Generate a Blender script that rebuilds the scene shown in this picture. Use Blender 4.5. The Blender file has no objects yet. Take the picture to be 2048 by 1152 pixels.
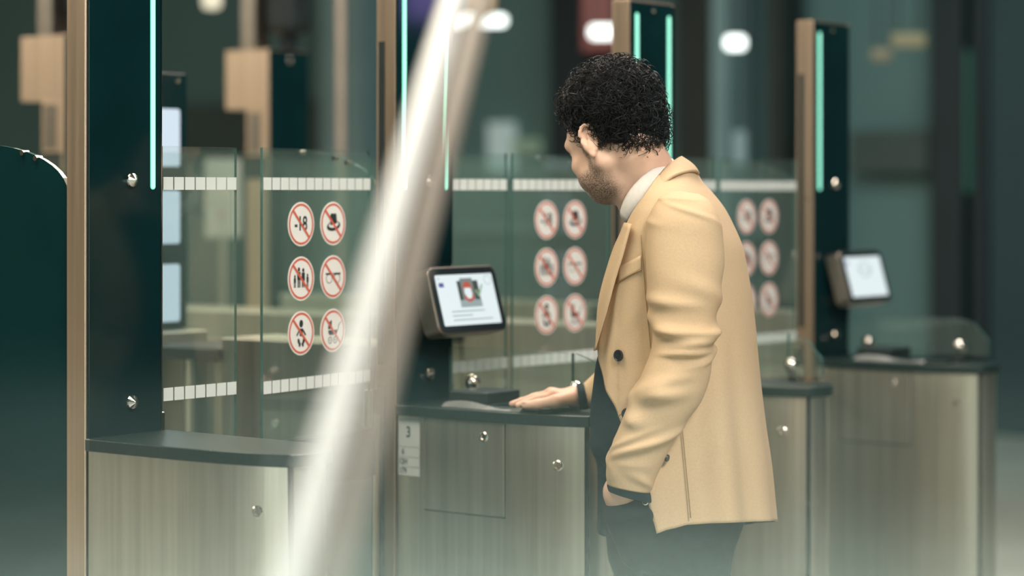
import bpy, bmesh, math, random
import numpy as np
from math import sin, cos, pi, radians, sqrt
from mathutils import Vector, Matrix

# ------------------------------------------------------------------ camera, world, lights, exposure
SC = bpy.context.scene
COL = SC.collection
F = 4660.0            # focal length in pixels of a 2048 wide frame
A = radians(52.025)   # angle between the gate row and the picture
X0, Z0 = -0.8262, 4.5348   # camera-space place of the first pillar's front left corner
HC = 1.50             # camera height
HY = 384.0            # image row of the horizon
CA, SA = cos(A), sin(A)

def c2w(x, z):
    """camera-space (right, forward) -> world (X along the gate row, Y through the lanes)"""
    return ((x - X0) * CA + (z - Z0) * SA, -(x - X0) * SA + (z - Z0) * CA)

def at(px, py, z):
    """the world point seen at a picture position at distance z"""
    X, Y = c2w((px - 1024) / F * z, z)
    return Vector((X, Y, HC - (py - HY) / F * z))

cam_d = bpy.data.cameras.new('camera')
cam = bpy.data.objects.new('camera', cam_d)
COL.objects.link(cam)
cx, cy = c2w(0, 0)
cam.location = (cx, cy, HC)
cam.rotation_euler = (pi / 2, 0, -A)
cam_d.sensor_width = 36
cam_d.lens = F / 2048 * 36
cam_d.shift_y = -(576 - HY) / 2048
cam_d.clip_start = 0.05
cam_d.clip_end = 200
cam_d.dof.use_dof = True
cam_d.dof.focus_distance = 4.66
cam_d.dof.aperture_fstop = 1.55
SC.camera = cam

W = bpy.data.worlds.new('hall_ambient')
SC.world = W
W.use_nodes = True
W.node_tree.nodes['Background'].inputs[0].default_value = (0.16, 0.42, 0.42, 1)
W.node_tree.nodes['Background'].inputs[1].default_value = 0.10

SC.view_settings.view_transform = 'Standard'
SC.view_settings.look = 'None'
SC.view_settings.exposure = 0.0
SC.view_settings.gamma = 1.0
SC.view_settings.use_curve_mapping = False
SC.cycles.use_denoising = True
SC.cycles.transparent_max_bounces = 32
SC.cycles.max_bounces = 8
SC.cycles.sample_clamp_indirect = 6.0
SC.cycles.caustics_reflective = False
SC.cycles.caustics_refractive = False

def area(name, x, z, h, sx, sy, power, col, aim=None, spread=180):
    d = bpy.data.lights.new(name, 'AREA')
    d.shape = 'RECTANGLE'; d.size = sx; d.size_y = sy
    d.energy = power; d.color = col; d.spread = radians(spread)
    o = bpy.data.objects.new(name, d); COL.objects.link(o)
    X, Y = c2w(x, z); o.location = (X, Y, h)
    if aim is None:
        o.rotation_euler = (0, 0, -A)
    else:
        tx, ty = c2w(aim[0], aim[1])
        v = Vector((tx - X, ty - Y, aim[2] - h))
        o.rotation_euler = v.to_track_quat('-Z', 'Y').to_euler()
    return o

area('ceiling_lamp_key', -1.1, 3.9, 4.0, 2.2, 1.4, 115, (1.0, 0.84, 0.66), (0.1, 4.9, 1.1))
area('ceiling_lamp_back', 0.9, 6.5, 4.0, 1.8, 1.0, 120, (1.0, 0.86, 0.80), (0.4, 4.9, 1.2))
area('added_lamp_approach', 1.9, 1.2, 3.9, 1.6, 1.0, 100, (1.0, .93, .86), (0.1, 5.6, 1.2), spread=120)  # unseen lamp, added to brighten the stickers and other front faces
area('ceiling_lamp_lanes', -1.0, 8.5, 4.2, 2.5, 2.5, 170, (1.0, 0.84, 0.64))
area('ceiling_lamp_hall', -9.0, 8.0, 4.2, 5, 5, 620, (1.0, 0.90, 0.74))
area('ceiling_lamp_far', 1.0, 10.5, 4.2, 4, 1.5, 48, (0.68, 0.97, 0.95), (0.6, 17.0, .2), spread=110)
area('added_haze_lamp_far', 0.2, -12.5, 4.2, 4.0, 4.0, 560, (0.74, 1.0, 0.90))  # unseen lamp added for haze: the pane mirrors the floor it lights
area('added_haze_lamp_near', 0.3, -5.0, 4.2, 3.2, 2.0, 1250, (0.82, 1.0, 0.88), spread=120)  # added too, out of view; its lit floor mirrors as the lower haze

area('added_highlight_lamp', -7.0, -3.0, 1.7, 0.7, 3.0, 80, (.95, 1.0, .92), (0, 5, 1.2))  # unseen upright lamp, added for the highlight on the curved steel

def spot(name, x, z, h, power, col, aim, cone):
    d = bpy.data.lights.new(name, 'SPOT'); d.energy = power; d.color = col; d.spot_size = radians(cone); d.spot_blend = .6; d.shadow_soft_size = .08
    o = bpy.data.objects.new(name, d); COL.objects.link(o)
    X, Y = c2w(x, z); o.location = (X, Y, h); tx, ty = c2w(aim[0], aim[1])
    o.rotation_euler = Vector((tx - X, ty - Y, aim[2] - h)).to_track_quat('-Z', 'Y').to_euler()
spot('added_spot_bar', -.9, .2, 3.4, 190, (1.0, .95, .91), (-.10, 2.05, 1.42), 26)  # added spot, only there to brighten the slanted bar

# ------------------------------------------------------------------ materials
def mat(name, col, rough=0.5, metal=0.0, var=0.06, scale=18.0, stretch=(1, 1, 1), spec=0.5, bump=0.0, coat=0.0, emis=None, estr=0.0, rvar=0.0):
    m = bpy.data.materials.new(name); m.use_nodes = True
    nt = m.node_tree; b = nt.nodes['Principled BSDF']
    b.inputs['Roughness'].default_value = rough
    b.inputs['Metallic'].default_value = metal
    b.inputs['Specular IOR Level'].default_value = spec
    b.inputs['Coat Weight'].default_value = coat
    tc = nt.nodes.new('ShaderNodeTexCoord'); mp = nt.nodes.new('ShaderNodeMapping')
    mp.inputs['Scale'].default_value = stretch
    nz = nt.nodes.new('ShaderNodeTexNoise'); nz.inputs['Scale'].default_value = scale; nz.inputs['Detail'].default_value = 4
    nt.links.new(tc.outputs['Object'], mp.inputs['Vector']); nt.links.new(mp.outputs[0], nz.inputs['Vector'])
    rp = nt.nodes.new('ShaderNodeValToRGB')
    c0 = [max(0, c * (1 - var)) for c in col[:3]]; c1 = [min(1, c * (1 + var)) for c in col[:3]]
    rp.color_ramp.elements[0].position = 0.3; rp.color_ramp.elements[1].position = 0.7
    rp.color_ramp.elements[0].color = (*c0, 1); rp.color_ramp.elements[1].color = (*c1, 1)
    nt.links.new(nz.outputs['Fac'], rp.inputs['Fac']); nt.links.new(rp.outputs['Color'], b.inputs['Base Color'])
    if rvar:
        mr = nt.nodes.new('ShaderNodeMapRange')
        mr.inputs['To Min'].default_value = rough - rvar; mr.inputs['To Max'].default_value = rough + rvar
        nt.links.new(nz.outputs['Fac'], mr.inputs['Value']); nt.links.new(mr.outputs[0], b.inputs['Roughness'])
    if bump:
        bp = nt.nodes.new('ShaderNodeBump'); bp.inputs['Strength'].default_value = bump; bp.inputs['Distance'].default_value = 0.002
        nt.links.new(nz.outputs['Fac'], bp.inputs['Height']); nt.links.new(bp.outputs[0], b.inputs['Normal'])
    if emis:
        b.inputs['Emission Color'].default_value = (*emis, 1); b.inputs['Emission Strength'].default_value = estr
    return m

def glass(name, tint, ior=1.5, rough=0.0, haze=None):
    m = bpy.data.materials.new(name); m.use_nodes = True
    nt = m.node_tree; nt.nodes.remove(nt.nodes['Principled BSDF'])
    out = nt.nodes['Material Output']
    tr = nt.nodes.new('ShaderNodeBsdfTransparent'); tr.inputs[0].default_value = (*tint, 1)
    gl = nt.nodes.new('ShaderNodeBsdfGlossy'); gl.inputs['Roughness'].default_value = rough
    fr = nt.nodes.new('ShaderNodeFresnel'); fr.inputs[0].default_value = ior
    ge = nt.nodes.new('ShaderNodeNewGeometry'); sb = nt.nodes.new('ShaderNodeMath'); sb.operation = 'SUBTRACT'; sb.inputs[0].default_value = 1
    ml = nt.nodes.new('ShaderNodeMath'); ml.operation = 'MULTIPLY'; m3 = nt.nodes.new('ShaderNodeMath'); m3.operation = 'MULTIPLY'; m3.inputs[1].default_value = 1.9
    nt.links.new(ge.outputs['Backfacing'], sb.inputs[1]); nt.links.new(fr.outputs[0], ml.inputs[0]); nt.links.new(sb.outputs[0], ml.inputs[1]); nt.links.new(ml.outputs[0], m3.inputs[0])
    fr = m3                                     # both surfaces of the thin pane counted on its outer face
    mx = nt.nodes.new('ShaderNodeMixShader')
    nt.links.new(fr.outputs[0], mx.inputs[0]); nt.links.new(tr.outputs[0], mx.inputs[1]); nt.links.new(gl.outputs[0], mx.inputs[2])
    last = mx
    if haze:                                    # pale patchy film, painted in for the pane's milky reflection
        df = nt.nodes.new('ShaderNodeBsdfDiffuse'); df.inputs[0].default_value = (*haze[0], 1)
        tc = nt.nodes.new('ShaderNodeTexCoord'); nz = nt.nodes.new('ShaderNodeTexNoise'); nz.inputs['Scale'].default_value = 3
        mr = nt.nodes.new('ShaderNodeMapRange'); mr.inputs['To Min'].default_value = haze[1] * .7; mr.inputs['To Max'].default_value = haze[1] * 1.3
        m2 = nt.nodes.new('ShaderNodeMixShader')
        nt.links.new(tc.outputs['Object'], nz.inputs['Vector']); nt.links.new(nz.outputs['Fac'], mr.inputs['Value'])
        nt.links.new(mr.outputs[0], m2.inputs[0]); nt.links.new(mx.outputs[0], m2.inputs[1]); nt.links.new(df.outputs[0], m2.inputs[2])
        last = m2
    nt.links.new(last.outputs[0], out.inputs['Surface'])
    return m

def lamp_mat(name, col, s):
    m = mat(name, (0.04, 0.04, 0.04), 0.4, emis=col, estr=s)
    return m

STEEL = mat('brushed_steel', (0.66, 0.63, 0.54), 0.36, 1.0, var=0.10, scale=60, stretch=(1, 1, 0.03), rvar=0.05)
STEEL_SIDE = mat('brushed_steel_pillar', (0.74, 0.56, 0.42), 0.38, 1.0, var=0.08, scale=60, stretch=(1, 1, 0.03), rvar=0.05)
CHROME = mat('polished_steel', (0.80, 0.75, 0.68), 0.14, 1.0, var=0.04)
BLACKGLASS = mat('black_glass_panel', (0.003, 0.021, 0.024), 0.10, 0.0, var=0.2, scale=4, spec=0.24)
BLACKTOP = mat('black_countertop', (0.012, 0.026, 0.026), 0.30, var=0.25, scale=150, spec=0.5)
DARK = mat('dark_gasket', (0.008, 0.016, 0.018), 0.6, var=0.2)
DARKPLASTIC = mat('dark_plastic', (0.014, 0.024, 0.026), 0.38, var=0.2, scale=90)
DARKTEAL = mat('dark_teal_panel', (0.010, 0.034, 0.038), 0.25, var=0.15, scale=5)
GLASS = glass('clear_glass', (0.955, 0.988, 0.978), 1.5, haze=((.50, .68, .62), .035))
GLASS_EDGE = mat('glass_cut_edge', (0.075, 0.16, 0.145), 0.10, var=0.1, scale=40, spec=0.8)
GLASS_DARK = mat('tinted_glass', (0.005, 0.034, 0.038), 0.12, var=0.15, scale=3, spec=.12)
FROST = mat('frosted_marking', (0.74, 0.78, 0.75), 0.6, var=0.03)
WHITE = mat('sticker_white', (0.86, 0.84, 0.80), 0.5, var=0.02)
RED = mat('sticker_red', (0.66, 0.13, 0.08), 0.5, var=0.05)
INK = mat('sticker_black', (0.020, 0.032, 0.034), 0.5, var=0.1)
LED = lamp_mat('led_green', (0.40, 1.0, 0.78), 1.7)
LEDRIM = mat('led_lens', (0.12, 0.42, 0.32), 0.3, emis=(0.14, 0.90, 0.55), estr=1.1)
SCREEN = lamp_mat('screen_white', (0.84, 0.93, 0.96), 1.0)
S_GREY = lamp_mat('screen_grey', (0.36, 0.48, 0.46), 0.5)
S_PALE = lamp_mat('screen_pale_grey', (0.55, 0.68, 0.68), 0.6)
S_DARK = lamp_mat('screen_dark', (0.10, 0.13, 0.12), 0.4)
S_RED = lamp_mat('screen_red', (0.75, 0.13, 0.07), 0.7)
S_BLUE = lamp_mat('screen_blue', (0.13, 0.15, 0.55), 0.6)
S_GREEN = lamp_mat('screen_green', (0.50, 0.78, 0.48), 0.6)
LIGHTPANEL = lamp_mat('light_panel', (0.74, 0.86, 1.0), 0.95)
TUBE = lamp_mat('lamp_diffuser', (0.95, 1.0, 0.97), 3.0)
WARM = lamp_mat('lamp_warm', (1.0, 0.72, 0.36), 0.9)
PLATE = mat('label_plate', (0.44, 0.47, 0.45), 0.5, var=0.03)

# ------------------------------------------------------------------ mesh helpers
class MB:
    def __init__(s): s.v = []; s.f = []; s.m = []
    def add(s, v, f, m=0):
        n = len(s.v); s.v += [tuple(p) for p in v]
        s.f += [tuple(i + n for i in q) for q in f]; s.m += [m] * len(f)
        return s
    def box(s, x0, x1, y0, y1, z0, z1, m=0):
        v = [(x, y, z) for z in (z0, z1) for y in (y0, y1) for x in (x0, x1)]
        return s.add(v, [(0, 2, 3, 1), (4, 5, 7, 6), (0, 1, 5, 4), (2, 6, 7, 3), (0, 4, 6, 2), (1, 3, 7, 5)], m)
    def prism(s, poly, z0, z1, m=0, mcap=None):
        """plan polygon (counter-clockwise) extruded along z"""
        n = len(poly)
        s.add([(x, y, z0) for x, y in poly] + [(x, y, z1) for x, y in poly], [(i, (i + 1) % n, n + (i + 1) % n, n + i) for i in range(n)], m)
        b = len(s.v) - 2 * n
        s.f += [tuple(b + i for i in range(n))[::-1], tuple(b + n + i for i in range(n))]; s.m += [m if mcap is None else mcap] * 2
        return s
    def face_prism(s, poly, y0, y1, m=0, medge=None):
        """front-view polygon (x, z), counter-clockwise seen from -y, extruded from y0 (front) to y1 (back)"""
        n = len(poly)
        s.v += [(x, y0, z) for x, z in poly] + [(x, y1, z) for x, z in poly]
        b = len(s.v) - 2 * n
        s.f += [tuple(b + i for i in range(n)), tuple(b + n + i for i in range(n))[::-1]]; s.m += [m, m]
        s.f += [(b + i, b + n + i, b + n + (i + 1) % n, b + (i + 1) % n) for i in range(n)]; s.m += [m if medge is None else medge] * n
        return s
    def ring(s, cx, cz, r0, r1, y, m=0, n=40, sx=1.0):
        v = [(cx + sx * r * cos(2 * pi * i / n), y, cz + r * sin(2 * pi * i / n)) for r in (r0, r1) for i in range(n)]
        return s.add(v, [(i, n + i, n + (i + 1) % n, (i + 1) % n)[::-1] for i in range(n)], m)
    def tube(s, path, r, n=8, m=0, cap=True):
        P = [Vector(p) for p in path]; rr = r if hasattr(r, '__len__') else [r] * len(P)
        t0 = (P[1] - P[0]).normalized()
        u = t0.orthogonal().normalized(); V = []
        for i, p in enumerate(P):
            t = (P[min(i + 1, len(P) - 1)] - P[max(i - 1, 0)]).normalized()
            u = (u - t * u.dot(t)).normalized(); w = t.cross(u)
            V += [p + (u * cos(2 * pi * k / n) + w * sin(2 * pi * k / n)) * rr[i] for k in range(n)]
        fs = [(i * n + k, i * n + (k + 1) % n, (i + 1) * n + (k + 1) % n, (i + 1) * n + k) for i in range(len(P) - 1) for k in range(n)]
        if cap: fs += [tuple(range(n))[::-1], tuple((len(P) - 1) * n + k for k in range(n))]
        return s.add(V, fs, m)
    def lathe(s, prof, c, axis, n=20, m=0):
        """profile [(radius, height)] spun about axis through c"""
        ax = Vector(axis).normalized(); u = ax.orthogonal().normalized(); w = ax.cross(u); c = Vector(c); V = []
        for r, h in prof:
            V += [c + ax * h + (u * cos(2 * pi * k / n) + w * sin(2 * pi * k / n)) * max(r, 1e-5) for k in range(n)]
        fs = [(i * n + k, i * n + (k + 1) % n, (i + 1) * n + (k + 1) % n, (i + 1) * n + k) for i in range(len(prof) - 1) for k in range(n)]
        fs += [tuple(range(n))[::-1], tuple((len(prof) - 1) * n + k for k in range(n))]
        return s.add(V, fs, m)
    def build(s, name, mats, parent=None, smooth=False, bevel=0, loc=None, seg=2, auto=None):
        me = bpy.data.meshes.new(name)
        me.from_pydata(s.v, [], s.f)
        for m in (mats if isinstance(mats, (list, tuple)) else [mats]): me.materials.append(m)
        me.polygons.foreach_set('material_index', s.m)
        if smooth: me.polygons.foreach_set('use_smooth', [True] * len(s.f))
        me.update()
        o = bpy.data.objects.new(name, me); COL.objects.link(o)
        if parent is not None: o.parent = parent
        if loc is not None: o.location = loc
        if bevel:
            b = o.modifiers.new('bevel', 'BEVEL'); b.width = bevel; b.segments = seg; b.limit_method = 'ANGLE'; b.angle_limit = radians(40)
        return o

def tag(o, label=None, cat=None, group=None, kind=None):
    if label: o['label'] = label
    if cat: o['category'] = cat
    if group: o['group'] = group
    if kind: o['kind'] = kind
    return o

def thing(name, label, cat, loc=(0, 0, 0), rz=0, group=None):
    o = bpy.data.objects.new(name, None); COL.objects.link(o)
    o.location = loc; o.rotation_euler = (0, 0, rz); o.empty_display_size = .1
    return tag(o, label, cat, group, 'thing')

def rrect(x0, x1, z0, z1, r, n=6):
    P = []
    for cx_, cz_, a0 in ((x1 - r, z0 + r, -90), (x1 - r, z1 - r, 0), (x0 + r, z1 - r, 90), (x0 + r, z0 + r, 180)):
        P += [(cx_ + r * cos(radians(a0 + 90 * k / n)), cz_ + r * sin(radians(a0 + 90 * k / n))) for k in range(n + 1)]
    return P

def ell(cx_, cz_, rx, rz, n=24, rot=0):
    return [(cx_ + rx * cos(2 * pi * k / n) * cos(rot) - rz * sin(2 * pi * k / n) * sin(rot),
             cz_ + rx * cos(2 * pi * k / n) * sin(rot) + rz * sin(2 * pi * k / n) * cos(rot)) for k in range(n)]

def text_geo(body, size):
    cu = bpy.data.curves.new('lettering', 'FONT'); cu.body = body; cu.size = size; cu.offset = .022 * size; cu.align_x = 'CENTER'; cu.align_y = 'CENTER'
    o = bpy.data.objects.new('lettering', cu); COL.objects.link(o)
    dg = bpy.context.evaluated_depsgraph_get()
    me = bpy.data.meshes.new_from_object(o.evaluated_get(dg))
    v = [(p.co.x, p.co.y) for p in me.vertices]; f = [tuple(p.vertices) for p in me.polygons]
    bpy.data.objects.remove(o); bpy.data.meshes.remove(me)
    return v, f

# ------------------------------------------------------------------ the setting
WALLTEAL = mat('wall_teal', (0.125, 0.205, 0.205), 0.7, var=0.10, scale=0.6)
WALLWARM = mat('wall_warm', (0.62, 0.52, 0.38), 0.8, var=0.10, scale=0.5)
FLOORM = mat('floor_stone', (0.42, 0.44, 0.41), 0.45, var=0.10, scale=2.5)
WR = 10.5
b = MB().box(-24, WR + .2, -22, 15.2, -0.2, 0).build('floor', FLOORM); tag(b, kind='structure')
b = MB().box(WR, WR + .2, -22, 15.2, 0, 6).build('wall_right', WALLTEAL); tag(b, kind='structure')
b = MB().box(-24, WR, 15, 15.2, 0, 6).build('wall_back', WALLWARM); tag(b, kind='structure')
b = MB().box(-24.2, -24, -22, 15.2, 0, 6).build('wall_left', mat('wall_dark', (.035, .06, .06), .8, scale=.5)); tag(b, kind='structure')

# ------------------------------------------------------------------ the gates
P = 0.92; PW = 0.197; PD = 0.061
TOP = HC + .4954
CT = HC - .479        # countertop height
RIM = .024

def knob_geo(mb, x, z, r=.0145, m=0):
    mb.lathe([(r, 0), (r, .006), (r * .92, .009), (.0015, .017)], (x, 0, z), (0, -1, 0), n=14, m=m)

def make_pillar(i, label, leds, slots=True):
    t = thing('gate_pillar', label, 'gate pillar', (i * P, 0, 0), 0, 'pillars of the front gate row')
    MB().box(0, PW, .006, PD, 0, TOP).build('housing', STEEL_SIDE, t, bevel=.0025)
    MB().box(.004, PW - .003, -.0005, .006, CT - RIM, TOP - .006).build('front_panel', BLACKGLASS, t, bevel=.001)
    MB().box(PW - .0026, PW, -.001, .0058, CT - RIM, TOP - .004).build('edge_trim', CHROME, t)
    for s in leds:
        x = .0252 if s < 0 else PW - .0252
        o = MB().face_prism(rrect(x - .0066, x + .0066, HC + .005, HC + .462, .0064), -.0016, -.0004).build('light_strip', LEDRIM, t)
        MB().face_prism(rrect(x - .0052, x + .0052, HC + .0070, HC + .4600, .0051), -.0024, -.0015).build('light_core', LED, o)
    for z in (HC + .0235, HC - .4165):
        mb = MB(); knob_geo(mb, PW * .565, z); mb.build('knob', CHROME, t, loc=(0, -.0005, 0))
    mb = MB(); mb.lathe([(.0085, 0), (.0085, .003), (.004, .006)], (PW * .5, -.0005, HC + .474), (0, -1, 0), n=16); mb.build('camera_lens', CHROME, t, smooth=False)
    if slots:
        for z0, z1 in ((HC - .392, HC + .341), (HC - .98, HC - .437)):
            MB().box(-.0012, .004, .037, .053, z0, z1).build('door_slot', DARK, t)
        mb = MB(); mb.lathe([(.004, 0), (.004, .002)], (-.0005, .022, HC - .02), (-1, 0, 0), n=12); mb.build('screw', CHROME, t)
    return t

make_pillar(0, 'nearest gate pillar at left with one green light strip on its right side', (1,), slots=False)
make_pillar(1, 'gate pillar behind the touchscreen showing a picture, two green light strips', (-1, 1))
make_pillar(2, 'gate pillar rising behind the head of the man, two green light strips', (-1, 1))
make_pillar(3, 'gate pillar at the right end of the row, one green light strip', (-1,))

# ---- counters
PLAN = [(0, -.003), (0, -.10), (0, -.20), (.001, -.27), (.005, -.33), (.013, -.39), (.026, -.45), (.045, -.503)]
NOSE = [(.045, -.503), (.060, -.510), (.080, -.5145), (.11, -.513), (.14, -.50), (.165, -.475), (.185, -.44), (.195, -.39), (.197, -.33), (.197, -.003)]

def smooth_poly(pts, n):
    """resample a polyline evenly"""
    p = np.array(pts, float); s = np.r_[0, np.cumsum(np.linalg.norm(np.diff(p, axis=0), axis=1))]
    q = np.linspace(0, s[-1], n)
    return np.c_[np.interp(q, s, p[:, 0]), np.interp(q, s, p[:, 1])]

def offset_line(p, d):
    t = np.gradient(p, axis=0); t /= np.linalg.norm(t, axis=1)[:, None]
    return p + d * np.c_[t[:, 1], -t[:, 0]]      # to the right of travel = outward for this winding, d>0 outwards

def catmull(pts, per=6):
    p = np.array(pts, float); p = np.vstack([2 * p[0] - p[1], p, 2 * p[-1] - p[-2]]); out = []
    for i in range(1, len(p) - 2):
        for k in range(per):
            t = k / per
            out.append(.5 * ((2 * p[i]) + (-p[i - 1] + p[i + 1]) * t + (2 * p[i - 1] - 5 * p[i] + 4 * p[i + 1] - p[i + 2]) * t * t + (-p[i - 1] + 3 * p[i] - 3 * p[i + 1] + p[i + 2]) * t ** 3))
    out.append(p[-2]); return np.array(out)

SIDE = catmull(PLAN); NOSEP = catmull(NOSE)
def strip(line, d0, d1, z0, z1, m=0, mb=None):
    """a bent sheet following a plan line, d0/d1 = outer and inner offsets"""
    o = offset_line(line, d0); i = offset_line(line, d1)
    poly = [tuple(q) for q in o] + [tuple(q) for q in i[::-1]]
    a = sum(poly[k][0] * poly[(k + 1) % len(poly)][1] - poly[(k + 1) % len(poly)][0] * poly[k][1] for k in range(len(poly)))
    if a < 0: poly = poly[::-1]
    return (mb or MB()).prism(poly, z0, z1, m)

def side_at(t):
    """plan point and outward normal at distance t along the side"""
    s = np.r_[0, np.cumsum(np.linalg.norm(np.diff(SIDE, axis=0), axis=1))]
    p = np.array([np.interp(t, s, SIDE[:, 0]), np.interp(t, s, SIDE[:, 1])])
    q = np.array([np.interp(t + .004, s, SIDE[:, 0]), np.interp(t + .004, s, SIDE[:, 1])]) if t < s[-1] - .004 else p
    d = q - p if np.linalg.norm(q - p) > 0 else np.array([.3, -.95]); d = d / np.linalg.norm(d)
    return p, np.array([d[1], -d[0]])            # outward (to -x)

sgn = 1.0 if offset_line(SIDE, .01)[0][0] < 0 else -1.0
def make_counter(i, label, door, plate, guard=True):
    t = thing('counter_cabinet', label, 'counter', (i * P, 0, 0), 0, 'steel counters in front of the gate pillars')
    zt = CT - RIM
    core = [tuple(q) for q in offset_line(np.vstack([SIDE[:-1], NOSEP]), -.006 * sgn)]
    a = sum(core[k][0] * core[(k + 1) % len(core)][1] - core[(k + 1) % len(core)][0] * core[k][1] for k in range(len(core)))
    MB().prism(core if a > 0 else core[::-1], 0, zt).build('cabinet_core', DARK, t)
    strip(SIDE[:-1], 0, -.004 * sgn, 0.03, zt - .0015).build('side_panel', STEEL, t, smooth=False)
    e = strip(NOSEP[1:], 0, -.004 * sgn, 0.03, zt - .0015).build('end_panel', STEEL, t)
    for o in (e,):
        o.data.polygons.foreach_set('use_smooth', [False] * len(o.data.polygons))
    top = np.vstack([SIDE[:-1], NOSEP]); top = offset_line(top, .012 * sgn)
    top[0] = (-.010, -.003); top[-1] = (PW + .010, -.003)
    poly = [tuple(q) for q in top]
    a = sum(poly[k][0] * poly[(k + 1) % len(poly)][1] - poly[(k + 1) % len(poly)][0] * poly[k][1] for k in range(len(poly)))
    MB().prism(poly if a > 0 else poly[::-1], zt, CT).build('countertop', BLACKTOP, t, bevel=.002)
    def lock(tt, z, par, name='lock'):
        p, n = side_at(tt); c = (p[0], p[1], z); ax = (n[0] * sgn, n[1] * sgn, 0)
        mb = MB(); mb.lathe([(.0115, -.004), (.0115, .004), (.0095, .0055), (.006, .0055), (.0055, .0035), (.0008, .0035)], c, ax, n=24)
        mb.build(name, CHROME, par)
    lock(.437, HC - .588, t)
    if door:
        d0, d1, zb = .082, .304, HC - .708
        seg = np.array([side_at(q)[0] for q in np.linspace(d0, d1, 14)])
        d = strip(seg, .0032 * sgn, .0002 * sgn, zb, zt - .004).build('service_door', STEEL, t, bevel=.0012)
        lock(.250, HC - .5365, d, 'lock')
        fr = MB()
        for q in (d0 - .0016, d1 + .0016):
            p, n = side_at(q); fr.box(p[0] - .0004, p[0] + .001, p[1] - .0012, p[1] + .0012, zb - .002, zt - .002)
        s2 = np.array([side_at(q)[0] for q in np.linspace(d0 - .002, d1 + .002, 12)])
        strip(s2, .0004 * sgn, -.001 * sgn, zb - .003, zb - .0004, 0, fr)
        fr.build('door_gap', DARK, t)
    if plate:
        z = HC - .5085; mb = MB(); rows = [(.064, '3', .034), (.0215, '6', .018), (.0205, '12H', .018), (.0195, '179', .018)]
        pl = MB()
        for hh, tx, sz in rows:
            pl.box(-.0014, 0.0, -.067, -.006, z - hh, z - .0006)
            v, f = text_geo(tx, sz); xo = -.036 if tx == '3' else -.020
            # lettering lies on the side face: its right is -y, its up is z
            mb.add([(-.0018, xo - u * .82, z - hh / 2 + w) for u, w in v], f)
            z -= hh + .0012
        o = pl.build('number_plate', PLATE, t); o['label'] = 'pale plate reading 3 6 12H 179'
        mb.build('lettering', INK, o)
    if guard:
        g = MB()
        yz = [(-.004, CT + .016), (-.356, CT + .016), (-.356, HC - .359), (-.004, HC - .359)]
        yz2 = [(-.358, CT + .016), (-.455, CT + .016), (-.455, HC - .42), (-.41, HC - .372), (-.365, HC - .359), (-.358, HC - .359)]
        for q in (yz, yz2):
            n = len(q); g.add([(.182, y, z) for y, z in q] + [(.190, y, z) for y, z in q],
                              [tuple(range(n)), tuple(range(n, 2 * n))[::-1]], 0)
            bb = len(g.v) - 2 * n
            g.f += [(bb + k, bb + n + k, bb + n + (k + 1) % n, bb + (k + 1) % n) for k in range(n)]; g.m += [1] * n
        g.build('guard_glass', [GLASS, GLASS_EDGE], t)
        for y in (-.07, -.366):
            k = MB(); k.lathe([(.009, 0), (.009, .020), (.012, .024), (.0165, .032), (.0185, .041), (.0165, .050), (.010, .057), (.002, .060)], (.186, y, CT), (0, 0, 1), n=20)
            k.build('clamp_knob', CHROME, t, smooth=True)
    return t

make_counter(0, 'steel counter with plain side and black top at the nearest left pillar', False, False, guard=False)
make_counter(1, 'steel counter with number plate, its black top under the resting hand', True, True)
make_counter(2, 'steel counter half hidden behind the beige jacket, right end showing', True, False)
make_counter(3, 'steel counter at the right end of the row, below the blank white screen', True, False)

CASE = mat('terminal_case', (0.36, 0.32, 0.28), 0.35, 1.0, var=.08, scale=30)
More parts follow.
